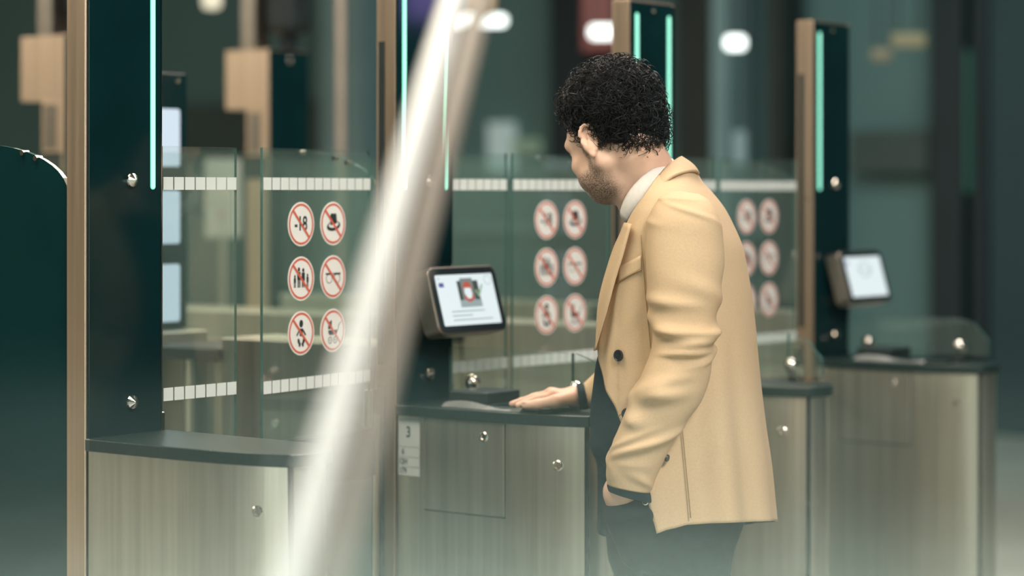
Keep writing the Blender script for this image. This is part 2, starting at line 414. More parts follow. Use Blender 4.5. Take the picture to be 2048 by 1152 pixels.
# ---- touchscreen terminals
def make_terminal(i, label, picture):
    tilt = radians(16)
    t = thing('touchscreen_terminal', label, 'screen', (i * P + .1615, -.075, HC - .2457))
    t.rotation_euler = (-tilt, 0, 0)
    w, h, d = .1235, .0785, .048
    MB().face_prism(rrect(-w, w, -h, h, .020), 0, d).build('housing', CASE, t, bevel=.003)
    MB().face_prism(rrect(-w + .004, w - .004, -h + .004, h - .004, .018), -.0016, .001).build('bezel', DARKPLASTIC, t, bevel=.0006)
    sc = MB().face_prism(rrect(-.103, .103, -.0600, .0585, .003, 3), -.0024, -.0012).build('display', SCREEN, t)
    MB().box(-.07, .03, d - .002, d + .012, -.045, .05).build('bracket', DARKPLASTIC, t, bevel=.004)
    g = MB(); y0, y1 = -.0029, -.0023
    def q(poly, m, dy=0): g.face_prism(poly, y0 - dy, y1 - dy, m)
    R = lambda a, b_, c, d_: [(a, c), (b_, c), (b_, d_), (a, d_)]
    if picture:
        q(R(-.030, .045, -.019, .043), 1); q(R(-.018, .026, -.012, .049), 0, .0002); q(R(-.031, .046, -.019, -.002), 2, .0003)
        q(ell(.004, .026, .015, .016), 3, .0004); q(ell(.005, .006, .017, .013), 3, .0004)
        q([(-.008, .026), (.014, .026), (.017, .012), (.012, .001), (-.001, .001), (-.010, .013)], 6, .0006)
        q(R(-.012, .013, .028, .034), 3, .0007)
        q([(.030, .018), (.034, .022), (.040, .010), (.056, .034), (.060, .031), (.041, .002)], 5, .0007)
        for k, ww in ((0, .062), (1, .038), (2, .075)):
            q(R(-.068, -.068 + ww * 1.9, -.029 - k * .010, -.0265 - k * .010), 2)
        g.ring(.083, .043, .0105, .0115, y0, 0, sx=1.1)
        q(R(-.095, -.078, .030, .040), 4); q(R(-.095, -.090, .049, .051), 0)
    else:
        g.ring(.0, .020, .020, .023, y0, 2, sx=1.5); q(ell(-.022, .018, .006, .005), 2); q(ell(.022, .018, .007, .005), 2)
        q(R(-.100, -.085, .036, .044), 4)
    g.build('screen_graphic', [S_GREY, S_DARK, S_PALE, S_RED, S_BLUE, S_GREEN, SCREEN], sc)
    return t
make_terminal(1, 'grey touchscreen with a picture on screen, left of the man', True)
make_terminal(3, 'touchscreen with nearly blank white screen at right', False)

# ---- document scanner on the counter
def make_scanner(i, label):
    t = thing('document_scanner', label, 'scanner', (i * P, 0, CT), 0, 'document scanners on the counters')
    MB().box(.055, .178, -.215, -.105, .0005, .033).build('reader_box', DARKPLASTIC, t, bevel=.004)
    MB().box(.030, .160, -.400, -.218, .0005, .007).build('scan_bed', DARKPLASTIC, t, bevel=.002)
    MB().box(.040, .150, -.385, -.235, .0068, .0078).build('scan_glass', BLACKGLASS, t)
    mb = MB(); L = [(.02 + .10 * k / 14, -.09 - .22 * k / 14) for k in range(15)]
    V = []
    for k, (x, y) in enumerate(L):
        z = .010 + .006 * sin(k / 14 * 2 * pi)
        V += [(.012 + .004 * sin(k * .5), y - .03, .0008), (.026, y - .03, z), (.040, y - .03, .0008)]
    f = []
    for k in range(14):
        f += [(3 * k, 3 * k + 1, 3 * k + 4, 3 * k + 3), (3 * k + 1, 3 * k + 2, 3 * k + 5, 3 * k + 4), (3 * k, 3 * k + 3, 3 * k + 5, 3 * k + 2)]
    f += [(0, 2, 1), (42, 43, 44)]
    mb.add(V, f).build('paper_guide', CHROME2, t, smooth=False)
    return t
CHROME2 = mat('satin_grey_plastic', (0.16, 0.17, 0.165), 0.3, var=0.1)
make_scanner(1, 'black document scanner on the counter beside the resting hand')
make_scanner(3, 'black document scanner on the counter at the right end of the row')

# ---- glass swing gates with stickers
GT, GB = HC + .093, .97
def glyphs(kind):
    """pictograms in a unit circle: list of polygons (x, z)"""
    if kind == 'age':
        v, f = text_geo('-18', 1.05)
        return [[(v[k][0] * .82 - .02, v[k][1] * 1.0) for k in q] for q in f]
    if kind == 'hat':
        crown = [(-.24, -.10), (.36, .02), (.30, .50), (.18, .56), (.02, .52), (-.12, .56), (-.26, .46)]
        out = [crown]; n = 24
        o = ell(.04, -.13, .62, .26, n, .12); i = ell(.05, -.06, .46, .16, n, .12)
        out += [[o[k], o[(k + 1) % n], i[(k + 1) % n], i[k]] for k in range(n)]
        return out
    if kind == 'family':
        out = []
        for x, s in ((-.56, .62), (-.20, 1.0), (.18, .95), (.56, .66)):
            b0 = -.46
            out += [ell(x, b0 + .95 * s, .085 * s + .02, .10 * s + .02, 12),
                    [(x - .15 * s, b0 + .40 * s), (x + .15 * s, b0 + .40 * s), (x + .15 * s, b0 + .82 * s), (x - .15 * s, b0 + .82 * s)],
                    [(x - .12 * s, b0), (x - .02 * s, b0), (x - .02 * s, b0 + .42 * s), (x - .12 * s, b0 + .42 * s)],
                    [(x + .02 * s, b0), (x + .12 * s, b0), (x + .12 * s, b0 + .42 * s), (x + .02 * s, b0 + .42 * s)]]
        return out
    if kind == 'glasses':
        out = []; n = 20
        for x in (-.36, .36):
            o = ell(x, -.08, .29, .26, n); i = ell(x, -.08, .25, .22, n)
            out += [[o[k], o[(k + 1) % n], i[(k + 1) % n], i[k]] for k in range(n)]
            out.append([(x - .30, .12), (x + .30, .12), (x + .34, .22), (x - .34, .22)] if x < 0 else [(x - .30, .12), (x + .30, .12), (x + .34, .22), (x - .34, .22)])
        out.append([(-.09, .06), (.09, .06), (.07, .12), (-.07, .12)])
        return out
    if kind == 'baby':
        return [ell(0, .50, .17, .20, 20), [(-.13, -.16), (.13, -.16), (.15, .24), (-.15, .24)],
                [(-.15, .24), (-.15, .08), (-.36, -.16), (-.44, -.08)], [(.15, .08), (.15, .24), (.44, -.08), (.36, -.16)],
                ell(-.22, -.42, .10, .16, 14, .3), ell(-.13, -.60, .09, .13, 14, -.5), ell(.22, -.42, .10, .16, 14, -.3), ell(.13, -.60, .09, .13, 14, .5)]
    out = [[(-.46, .02), (-.40, -.16), (-.30, -.24), (.30, -.24), (.40, -.14), (.44, .02)]]                       # pram
    out.append([(-.46, .08), (-.12, .08), (-.12, .56)] + [(-.12 - .34 * sin(radians(a)), .08 + .48 * cos(radians(a))) for a in range(15, 90, 15)])
    for x in (-.26, .22):
        o = ell(x, -.52, .19, .19, 18); i = ell(x, -.52, .14, .14, 18); out += [[o[k], o[(k + 1) % 18], i[(k + 1) % 18], i[k]] for k in range(18)]
        out.append(ell(x, -.52, .05, .05, 10))
    out += [[(.44, -.02), (.50, .00), (.60, .32), (.54, .34)], [(.54, .30), (.60, .30), (.80, .42), (.78, .46)]]
    return out
GLY = {k: glyphs(k) for k in ('age', 'hat', 'family', 'glasses', 'baby', 'pram')}
NAMES = {'age': 'no under 18 pictogram', 'hat': 'no hats pictogram', 'family': 'no groups pictogram', 'glasses': 'no glasses pictogram', 'baby': 'no babies pictogram', 'pram': 'no prams pictogram'}

def make_sticker(kind, x, z, r, yf, parent):
    mb = MB()
    mb.face_prism([(x + r * u, z + r * w) for u, w in ell(0, 0, 1, 1, 48)], yf - .0006, yf, 0)
    mb.ring(x, z, r * .83, r * .93, yf - .0010, 1, 48)
    for g in GLY[kind]:
        a = sum(g[k][0] * g[(k + 1) % len(g)][1] - g[(k + 1) % len(g)][0] * g[k][1] for k in range(len(g)))
        g2 = g if a > 0 else g[::-1]
        n = len(g2); mb.add([(x + r * .86 * u, yf - .0009, z + r * .86 * w) for u, w in g2], [tuple(range(n))], 2)
    c = .62; wd = .045
    mb.add([(x + r * u, yf - .0013, z + r * w) for u, w in ((-c - wd, c - wd), (c - wd, -c - wd), (c + wd, -c + wd), (-c + wd, c + wd))], [(0, 1, 2, 3)], 1)
    o = mb.build('sticker', [WHITE, RED, INK], parent); o['label'] = 'round ' + NAMES[kind] + ' sticker'
    return o

def make_leaf(xw, hinge_right, label, loc, rz, stickers, ticks):
    """glass leaf; local x runs from the free/left edge, y is the glass front"""
    t = thing('swing_gate', label, 'glass gate', loc, rz, 'glass leaves closing the gate lanes')
    r = .014; x0, x1 = (-xw, 0) if hinge_right else (0, xw)
    poly = [(x0, GB), (x1, GB)]
    if hinge_right:
        poly += [(x1 - r + r * cos(radians(q)), GT - r + r * sin(radians(q))) for q in range(0, 91, 15)] + [(x0, GT)]
    else:
        poly += [(x1, GT), (x0, GT)]
    MB().face_prism(poly, -.005, .002, 0, 1).build('glass_pane', [GLASS, GLASS_EDGE], t)
    s = MB(); n = int(round(xw / .0305)); st = xw / n
    for k in range(n):
        for z0, z1 in ((HC + .0045, HC + .0305), (HC - .4245, HC - .398)):
            s.box(x0 + k * st + .0018, x0 + (k + 1) * st - .0018, -.0060, -.0052, z0, z1)
    s.build('marking_strip', FROST, t)
    MB().box(x0, x1, -.018, .018, GB - .105, GB).build('bottom_rail', DARKPLASTIC, t, bevel=.003)
    MB().box(x0 + .004, x1 - .004, -.012, .012, .10, GB - .106).build('lower_panel', LOWERP, t, bevel=.003)
    xs = x1 if hinge_right else x0; sg = 1 if hinge_right else -1
    MB().box(min(xs, xs + sg * .024), max(xs, xs + sg * .024), -.014, .014, GB, GB + .085).build('hinge_bracket', CHROME, t, bevel=.003)
    MB().box(min(xs, xs + sg * .012), max(xs, xs + sg * .012), -.012, .012, 0.0, GB - .002).build('hinge_post', CHROME, t, bevel=.002)
    if stickers:
        for row, (ka, kb) in enumerate((('age', 'hat'), ('family', 'glasses'), ('baby', 'pram'))):
            z = HC - .069 - .1170 * row
            make_sticker(ka, x0 + .134, z, .0475, -.0055, t); make_sticker(kb, x0 + .252, z, .0475, -.0055, t)
    return t
LOWERP = mat('lower_gate_panel', (0.10, 0.14, 0.13), 0.35, var=0.08, scale=4)
YG = .030
words = ('the first lane right of the nearest left pillar', 'the middle lane behind the resting hand', 'the right lane behind the back of the man')
for k in range(3):
    make_leaf(.212, False, 'narrow plain glass leaf of ' + words[k], (k * P + PW + .026, YG, 0), 0, False, 8)
    make_leaf(.400 if k else .398, True, 'stickered wide glass leaf of ' + words[k], (k * P + .858, YG, 0), radians(7) if k == 0 else 0, True, 13)

# ---- lane dividers behind the pillars: arched glass on a steel base
def make_divider(i, label, dark=False):
    t = thing('lane_divider', label, 'lane divider', (i * P, 0, 0), 0, 'dividers between the gate lanes')
    yz = [(.064, 1.152 if not dark else .02), (2.10, 1.152 if not dark else .02), (2.10, GT + .004), (.34, GT + .004)]
    yz += [(.34 - .276 * sin(radians(q)), GT + .004 - .10 * (1 - cos(radians(q)))) for q in range(8, 91, 8)]
    n = len(yz); g = MB()
    g.add([(.006, y, z) for y, z in yz] + [(.016, y, z) for y, z in yz], [tuple(range(n)), tuple(range(n, 2 * n))[::-1]], 0)
    g.f += [(k, n + k, n + (k + 1) % n, (k + 1) % n) for k in range(n)]; g.m += [1] * n
    g.build('arched_glass', [GLASS_DARK if dark else GLASS, GLASS_EDGE], t)
    if not dark:
        MB().box(.004, PW - .004, .064, .56, 0, 1.150).build('base_cabinet', STEEL, t, bevel=.003)
        MB().box(.004, PW - .004, .80, 2.12, 0, 1.150).build('rear_cabinet', STEEL, t, bevel=.003)
        m = MB(); m.lathe([(.075, 0), (.075, 1.09)], (PW / 2, .68, 0), (0, 0, 1), n=28); m.build('round_column', STEEL, t, smooth=False)
        MB().box(-.006, PW + .004, .565, .795, 1.092, 1.125).build('side_shelf', DARKPLASTIC, t, bevel=.006)
    for y in (.155, .195, .30):
        q = math.asin(min(1, (.34 - y) / .276)); z = GT + .004 - .10 * (1 - cos(q))
        m = MB(); m.lathe([(.0055, -.003), (.0055, .014), (.003, .016)], (.003, y, z - .004), (1, 0, 0), n=12); m.build('glass_stud', CHROME, t)
    return t
make_divider(0, 'dark tinted panel with arched top edge left of the nearest pillar', True)
make_divider(1, 'arched glass on steel base behind the first lane, left of second pillar')
make_divider(2, 'arched glass on steel base behind the middle lane stickers')
make_divider(3, 'arched glass on steel base behind the right lane stickers')

# ---- face camera column with three lit panels, behind the first lane
t = thing('face_camera_column', 'dark column with three pale lit panels seen beside the nearest pillar', 'camera column', (P, .877, 0))
MB().box(.02, PW, .004, .07, 1.152, HC + .302).build('housing', DARKPLASTIC, t, bevel=.003)
MB().box(.022, PW - .003, -.001, .004, 1.154, HC + .299).build('front_panel', BLACKGLASS, t)
for z0, z1 in ((HC + .065, HC + .211), (HC - .131, HC + .004), (HC - .329, HC - .183)):
    MB().face_prism(rrect(.03, PW - .028, z0, z1, .008), -.003, -.0008).build('light_panel', LIGHTPANEL, t)
m = MB(); m.lathe([(.009, 0), (.009, .003), (.003, .005)], (PW * .82, -.001, HC + .285), (0, -1, 0), n=14); m.build('camera_lens', CHROME, t)

# ---- second row of pillars at the lane exits
def make_rear(i, label):
    D = 2.168
    t = thing('exit_pillar', label, 'gate pillar', (i * P, D, 0), 0, 'pillars at the lane exits')
    MB().box(0, PW, .006, .112, 0, TOP - .207).build('housing', STEEL_SIDE, t, bevel=.003)
    MB().box(.0, PW, .006, .215, TOP - .207, TOP).build('head_box', STEEL_SIDE, t, bevel=.004)
    MB().box(.003, PW - .002, -.001, .006, .02, TOP - .004).build('front_panel', BLACKGLASS, t)
    MB().box(-.0012, .004, .04, .10, TOP - .36, TOP - .22).build('side_window', CASE, t)
    MB().box(-.0014, .004, .02, .108, TOP - .45, TOP - .37).build('side_recess', DARK, t)
    for z in (TOP - .035, HC + .02):
        m = MB(); m.lathe([(.012, 0), (.012, .004), (.003, .01)], (PW * .5, -.001, z), (0, -1, 0), n=14); m.build('knob', CHROME, t)
    m = MB(); m.box(.03, .10, .10, .17, TOP, TOP + .60); m.build('mast', CASE, t, bevel=.003)
    m = MB(); m.prism([(.06, -.03), (.197, -.03), (.197, .095), (.06, .095)], TOP + .055, TOP + .36); m.build('sensor_head', DARK, t, bevel=.03)
    MB().box(.11, .15, .01, .05, TOP, TOP + .06).build('sensor_neck', DARK, t)
    return t
make_rear(2, 'blurred exit pillar with metal head box at far left edge')
make_rear(3, 'blurred exit pillar with lit metal head box behind the first lane')

# ------------------------------------------------------------------ hall background
def wallpt(px, py, off=0.0):
    u = (px - 1024) / F
    dx, dy = SA + u * CA, CA - u * SA
    z = (WR - off - cx) / dx
    return cy + dy * z, HC - (py - HY) / F * z, z
def wallbox(name, label, cat, px0, px1, py0, py1, depth, material, z0=None, z1=None, bevel=.01, group=None, off=0.0):
    ya, zt, _ = wallpt(px0, py0, depth + off); yb, zb, _ = wallpt(px1, py1, depth + off)
    zt2 = z1 if z1 is not None else zt; zb2 = z0 if z0 is not None else zb
    o = MB().box(-depth, 0, min(ya, yb) - (ya + yb) / 2, max(ya, yb) - (ya + yb) / 2, 0, zt2 - zb2).build(name, material, bevel=bevel)
    o.location = (WR - .001 - off, (ya + yb) / 2, zb2)
    return tag(o, label, cat, group, 'thing')
COLDARK = mat('column_dark', (0.004, 0.012, 0.017), 0.5, var=0.2, scale=2)
COLBROWN = mat('column_brown', (0.018, 0.020, 0.017), 0.5, var=0.2, scale=2)
COLPALE = mat('column_pale', (0.24, 0.33, 0.34), 0.5, var=0.1, scale=2)
FASCIA = mat('fascia_dark', (0.055, 0.075, 0.070), 0.5, var=0.15, scale=1.2)
REDM = mat('sign_red', (0.13, 0.014, 0.012), 0.5, var=0.1)
NOTICE = mat('notice_paper', (0.62, 0.61, 0.58), 0.6, var=0.05, scale=6)
wallbox('hall_column', 'broad dark column on the far wall, right of the blank screen', 'column', 1858, 1925, 0, 800, .45, COLDARK, 0, 5)
wallbox('hall_column', 'narrow dark column near the right edge with green strip beside it', 'column', 1942, 1972, 0, 800, .40, COLDARK, 0, 5)
wallbox('hall_column', 'dark brown column right of the pillar behind the man', 'column', 1352, 1420, 0, 800, .5, COLBROWN, 0, 5)
wallbox('hall_column', 'dark column above the face of the man', 'column', 1098, 1172, 0, 800, .5, COLDARK, 0, 5, off=.3)
wallbox('hall_column', 'pale blue grey column next to the brown column', 'column', 1422, 1452, 0, 800, .3, COLPALE, 0, 5, off=.2)
wallbox('hall_column', 'dark narrow column left of the right end pillar', 'column', 1535, 1562, 0, 800, .3, COLBROWN, 0, 5, off=.3)
wallbox('hall_column', 'pale column left of the second gate pillar', 'column', 640, 722, 0, 800, .25, COLPALE, 0, 5, off=.25)
wallbox('wall_fascia', 'dark band on the far wall above the first lane gates', 'wall panel', 318, 752, 212, 330, .2, FASCIA, bevel=.005)
wallbox('wall_fascia', 'dark band on the far wall above the blank screen', 'wall panel', 1700, 1856, 262, 345, .2, FASCIA, bevel=.005)
wallbox('wall_shelf', 'pale horizontal ledge on the far wall behind the middle lane', 'ledge', 905, 1240, 448, 470, .18, COLPALE, bevel=.005)
wallbox('wall_shelf', 'pale horizontal ledge on the far wall behind the right lane', 'ledge', 1480, 1592, 456, 474, .18, COLPALE, bevel=.005)
wallbox('light_box', 'small glowing white panel on the far wall, middle lane', 'light box', 974, 1014, 245, 345, .12, lamp_mat('light_box_white', (0.74, 0.92, 0.86), .42), bevel=.01)
wallbox('light_box', 'small greenish panel on the far wall beside the white one', 'light box', 1022, 1064, 278, 308, .12, lamp_mat('light_box_green', (0.42, 0.60, 0.40), .35), bevel=.01)
wallbox('green_reflection_strip', 'thin dim green vertical reflection beside a dark column at right', 'reflection', 1930, 1935, 100, 385, .05, lamp_mat('led_reflection_dim', (0.05, 0.42, 0.26), .16), bevel=.004, off=.40)  # glow stands in for an LED's reflection in glass

def hang(name, label, cat, px0, px1, py0, py1, z, th, material, top=5.0, bevel=.02, group=None, rod=True, tiltz=0.0):
    """a box hung from above on two rods, facing the camera side of the hall"""
    a = at(px0, py0, z); b2 = at(px1, py1, z); mid = (a + b2) / 2
    w = (px1 - px0) / F * z / 2; h = (py1 - py0) / F * z / 2
    t = thing(name, label, cat, mid, -A, group)
    MB().box(-w, w, -th / 2, th / 2, -h, h).build('body', material, t, bevel=min(bevel, h * .95), seg=4)
    if rod:
        m = MB()
        for s in (-.6, .6): m.tube([(s * w, 0, h * .9), (s * w, 0, top - mid.z)], .006, 6)
        m.build('hanging_rod', DARK, t)
    return t
wallbox('edge_shade', 'added very dark teal partition at the right edge of the hall', 'shade', 1978, 2260, 0, 858, .12, mat('shade_dark_teal', (.012, .042, .052), .5), 0, 5, off=.28)  # added dark sheet; dimness of the picture edge put into its colour
hang('tube_lamp', 'long white tube lamp right of the second gate pillar', 'lamp', 898, 1014, 29, 53, 11.5, .05, TUBE, bevel=.028)
hang('tube_lamp', 'short white tube lamp left of the pillar behind the man', 'lamp', 1178, 1232, 50, 78, 11.5, .05, TUBE, bevel=.028)
hang('tube_lamp', 'small white lamp left of the right end pillar', 'lamp', 1449, 1492, 71, 100, 11.5, .05, TUBE, bevel=.03)
hang('tube_lamp', 'upright white lamp above the lit exit pillar', 'lamp', 514, 534, -40, 57, 10.5, .05, TUBE, bevel=.02)
hang('tube_lamp', 'white lamp above the exit pillar at the far left edge', 'lamp', 102, 118, -30, 20, 10.5, .05, TUBE, bevel=.015)
hang('tube_lamp', 'warm round lamp at the top edge, left of upright lamp', 'lamp', 404, 443, -22, 19, 10.5, .05, lamp_mat('lamp_cream', (1.0, .9, .66), 1.0), bevel=.04)
hang('warm_glow', 'dim warm lamp reflection right of the right end pillar, top', 'lamp', 1782, 1852, 66, 94, 12.0, .05, lamp_mat('lamp_reflection_a', (.42, .36, .17), .5), bevel=.03)  # glowing box stands in for a reflected lamp
hang('warm_glow', 'dim warm lamp reflection just below left of another at right', 'lamp', 1742, 1784, 96, 122, 12.0, .05, lamp_mat('lamp_reflection_b', (.36, .30, .16), .45), bevel=.03)  # likewise a lamp's reflection made as a glowing box
hang('warm_glow', 'warm orange lamp at the top edge right of the second pillar', 'lamp', 935, 992, -22, 22, 12.0, .05, lamp_mat('lamp_orange', (.62, .40, .16), .6), bevel=.03)
hang('hanging_sign', 'dark red sign hanging left of the pillar behind the man', 'sign', 1163, 1230, -120, 104, 12.5, .06, REDM, bevel=.01)
hang('light_box', 'pale blue upright lit panel behind the right lane', 'light box', 1466, 1492, 262, 330, 13.0, .05, lamp_mat('light_box_blue', (0.50, 0.75, 0.74), .3), bevel=.01)
def mirrored(name, label, cat, px0, px1, py0, py1, dist, material):
    """a lamp or sign hanging beside the gates, seen only as a reflection in a dark pillar face"""
    a = at(px0, (py0 + py1) / 2, dist); c = at(px1, (py0 + py1) / 2, dist); mid = (a + c) / 2
    w = (px1 - px0) / F * dist / 2; h = (py1 - py0) / F * dist / 2
    t = thing(name, label, cat, (mid.x, -mid.y, mid.z), A)
    MB().box(-w, w, -.02, .02, -h, h).build('body', material, t, bevel=min(h, .02) * .95, seg=3)
    m = MB()
    for s in (-.6, .6): m.tube([(s * w, 0, h * .9), (s * w, 0, 4.8 - mid.z)], .005, 6)
    m.build('hanging_rod', DARK, t)
mirrored('hanging_sign', 'purple lit sign mirrored in the dark face of the second pillar', 'sign', 812, 886, -60, 38, 9.0, lamp_mat('sign_purple', (.35, .22, .75), 12.0))
# a slim post and a notice on a stand beyond the lanes
t = thing('hall_post', 'slim warm grey post beyond the first lane, left of the second pillar', 'post', at(682, 384, 10.2).xy.to_3d())
m = MB(); m.tube([(0, 0, 0), (0, 0, 4.2)], .020, 14); m.build('shaft', mat('post_grey', (.34, .29, .26), .5), t)
m = MB(); m.lathe([(.09, 0), (.09, .01), (.03, .03)], (0, 0, 0), (0, 0, 1), 20); m.build('base', DARK, t)
np_ = at(446, 396, 8.9)
t = thing('notice_stand', 'pale blurred notice sheet on a stand behind the narrow first lane glass', 'notice', (np_.x, np_.y, 0), -A)
MB().box(-.068, .068, -.004, .004, np_.z - .15, np_.z + .15).build('sheet', NOTICE, t)
MB().box(-.012, .012, .004, .022, 0.01, np_.z + .1).build('stand', STEEL, t)
MB().box(-.12, .12, -.09, .12, 0, .012).build('foot', DARK, t)
MB().box(-.012, .004, -.0048, -.0038, np_.z - .07, np_.z - .055).build('red_mark', RED, t)

# ------------------------------------------------------------------ in front: a glass screen and a slanted white bar
PANE = glass('partition_glass', (0.985, 0.995, 0.99), 1.5)
zq = 1.15; w2 = 2.6
X, Y = c2w(0, zq)
o = MB().box(-w2, w2, -.006, .006, 0, 3.2).build('window_1', PANE); o.location = (X, Y, 0); o.rotation_euler = (0, 0, -A); tag(o, kind='structure')
BAR = mat('white_bar', (0.86, 0.83, 0.80), 0.25, var=0.04, scale=20, stretch=(1, 1, .1))
p0 = at(905, 0, 2.6); p1 = at(580, 1152, 1.78)
d = (p0 - p1); f1 = p1 + d * ((4.2 - p1.z) / d.z); f0 = p1 + d * ((1.06 - p1.z) / d.z)
base = Vector((f0.x, f0.y, 0))
t = thing('slanted_bar', 'blurred white slanted bar crossing in front of the second gate pillar', 'bar', base)
m = MB(); m.tube([Vector((0, 0, 0)), f0 - base - Vector((0, 0, .06)), f0 - base + d * .02, f1 - base], .0140, 20); m.build('bar', BAR, t, smooth=True)
off = Vector((CA, -SA, 0)) * .033
m = MB(); m.tube([off, f0 - base - Vector((0, 0, .06)) + off, f0 - base + d * .02 + off, f1 - base + off], .011, 14); m.build('thin_rod', mat('rod_beige', (.30, .25, .21), .35, var=.05), t, smooth=True)
m = MB(); m.lathe([(.07, 0), (.07, .012), (.03, .02)], off * .5, (0, 0, 1), 24); m.build('foot_plate', DARK, t)

# ------------------------------------------------------------------ the man
ZM = 4.80
XM = (1340 - 1024) / F * ZM
def pp(px, py, dy=0.0):
    """person space (x right, y away, z up, metres, origin on the floor) for a picture position dy behind the man's middle"""
    z = ZM + dy
    return np.array([(px - 1024) / F * z - XM, dy, HC - (py - HY) / F * z])

class Field:
    """signed distance field on a box grid, turned into one closed surface"""
    def __init__(s, xs, ys, zs):
        s.x, s.y, s.z = [np.asarray(a, np.float32) for a in (xs, ys, zs)]
        s.d = np.full((len(s.x), len(s.y), len(s.z)), .5, np.float32)
    def sub(s, lo, hi, pad):
        r = []
        for a, l, h in zip((s.x, s.y, s.z), lo, hi):
            i0 = max(0, np.searchsorted(a, l - pad)); i1 = min(len(a), np.searchsorted(a, h + pad)); r.append(slice(i0, max(i1, i0 + 1)))
        return tuple(r)
    def grid(s, r):
        return s.x[r[0]][:, None, None], s.y[r[1]][None, :, None], s.z[r[2]][None, None, :]
    def put(s, r, e, k, op='add'):
        d = s.d[r]
        if op == 'add':
            h = np.clip(.5 + .5 * (d - e) / k, 0, 1); s.d[r] = d * (1 - h) + e * h - k * h * (1 - h)
        else:
            h = np.clip(.5 - .5 * (d + e) / k, 0, 1); s.d[r] = d * (1 - h) - e * h + k * h * (1 - h)
    def cap(s, a, b, ra, rb, k=.012, op='add', flat=None):
        a = np.asarray(a, float); b = np.asarray(b, float); R = max(ra, rb)
        r = s.sub(np.minimum(a, b), np.maximum(a, b), R + k + .02); X, Y, Z = s.grid(r)
        ab = b - a; L = max(ab @ ab, 1e-9)
        t = np.clip(((X - a[0]) * ab[0] + (Y - a[1]) * ab[1] + (Z - a[2]) * ab[2]) / L, 0, 1)
        e = np.sqrt((X - a[0] - ab[0] * t) ** 2 + (Y - a[1] - ab[1] * t) ** 2 + (Z - a[2] - ab[2] * t) ** 2) - (ra + (rb - ra) * t)
        s.put(r, e, k, op)
    def chain(s, pts, rad, k=.012):
        for i in range(len(pts) - 1): s.cap(pts[i], pts[i + 1], rad[i], rad[i + 1], k)
    def ell(s, c, rad, axes=None, k=.012, op='add'):
        c = np.asarray(c, float); M = np.eye(3) if axes is None else np.asarray(axes); R = max(rad)
        r = s.sub(c, c, R + k + .02); X, Y, Z = s.grid(r)
        q = [(X - c[0]) * M[i][0] + (Y - c[1]) * M[i][1] + (Z - c[2]) * M[i][2] for i in range(3)]
        k0 = np.sqrt(sum((q[i] / rad[i]) ** 2 for i in range(3))); k1 = np.sqrt(sum((q[i] / rad[i] ** 2) ** 2 for i in range(3)))
        s.put(r, k0 * (k0 - 1) / np.maximum(k1, 1e-6), k, op)
    def surface(s):
        d = s.d; n = d.shape; ins = d < 0
        V = [np.zeros(tuple(m - 1 for m in n), np.float32) for _ in range(3)]; cnt = np.zeros(tuple(m - 1 for m in n), np.uint8)
        ax = (s.x, s.y, s.z)
        c0 = ins[:-1, :-1, :-1].astype(np.uint8)
        tot = sum(ins[i:n[0] - 1 + i, j:n[1] - 1 + j, k:n[2] - 1 + k].astype(np.uint8) for i in (0, 1) for j in (0, 1) for k in (0, 1))
        act = np.argwhere((tot > 0) & (tot < 8)); I, J, K = act.T
        acc = np.zeros((len(act), 3)); num = np.zeros(len(act))
        corners = [(i, j, k) for i in (0, 1) for j in (0, 1) for k in (0, 1)]
        for a in corners:
            for e in range(3):
                if a[e]: continue
                b = list(a); b[e] = 1
                da = d[I + a[0], J + a[1], K + a[2]]; db = d[I + b[0], J + b[1], K + b[2]]
                m = (da < 0) != (db < 0); t = np.where(m, da / np.where(m, da - db, 1), 0)
                pa = np.stack([ax[q][(I, J, K)[q] + a[q]] for q in range(3)], 1); pb = np.stack([ax[q][(I, J, K)[q] + b[q]] for q in range(3)], 1)
                acc += np.where(m[:, None], pa + (pb - pa) * t[:, None], 0); num += m
        P_ = acc / num[:, None]
        idx = np.full(tuple(m - 1 for m in n), -1, np.int64); idx[I, J, K] = np.arange(len(act))
        faces = []
        for e in range(3):
            u, w = (e + 1) % 3, (e + 2) % 3
            sl = [slice(0, m) for m in n]; a = [slice(None)] * 3; b = [slice(None)] * 3
            a[e] = slice(0, n[e] - 1); b[e] = slice(1, n[e])
            a[u] = b[u] = slice(1, n[u] - 1); a[w] = b[w] = slice(1, n[w] - 1)
            A_, B_ = ins[tuple(a)], ins[tuple(b)]
            for flip, mk in ((False, A_ & ~B_), (True, ~A_ & B_)):
                g = np.argwhere(mk)
                if not len(g): continue
                g[:, u] += 1; g[:, w] += 1
                def cell(du, dw):
                    h = g.copy(); h[:, u] += du; h[:, w] += dw; return idx[h[:, 0], h[:, 1], h[:, 2]]
                q = np.stack([cell(-1, -1), cell(0, -1), cell(0, 0), cell(-1, 0)], 1)
                faces.append(q[:, ::-1] if flip else q)
        return P_, np.vstack(faces)

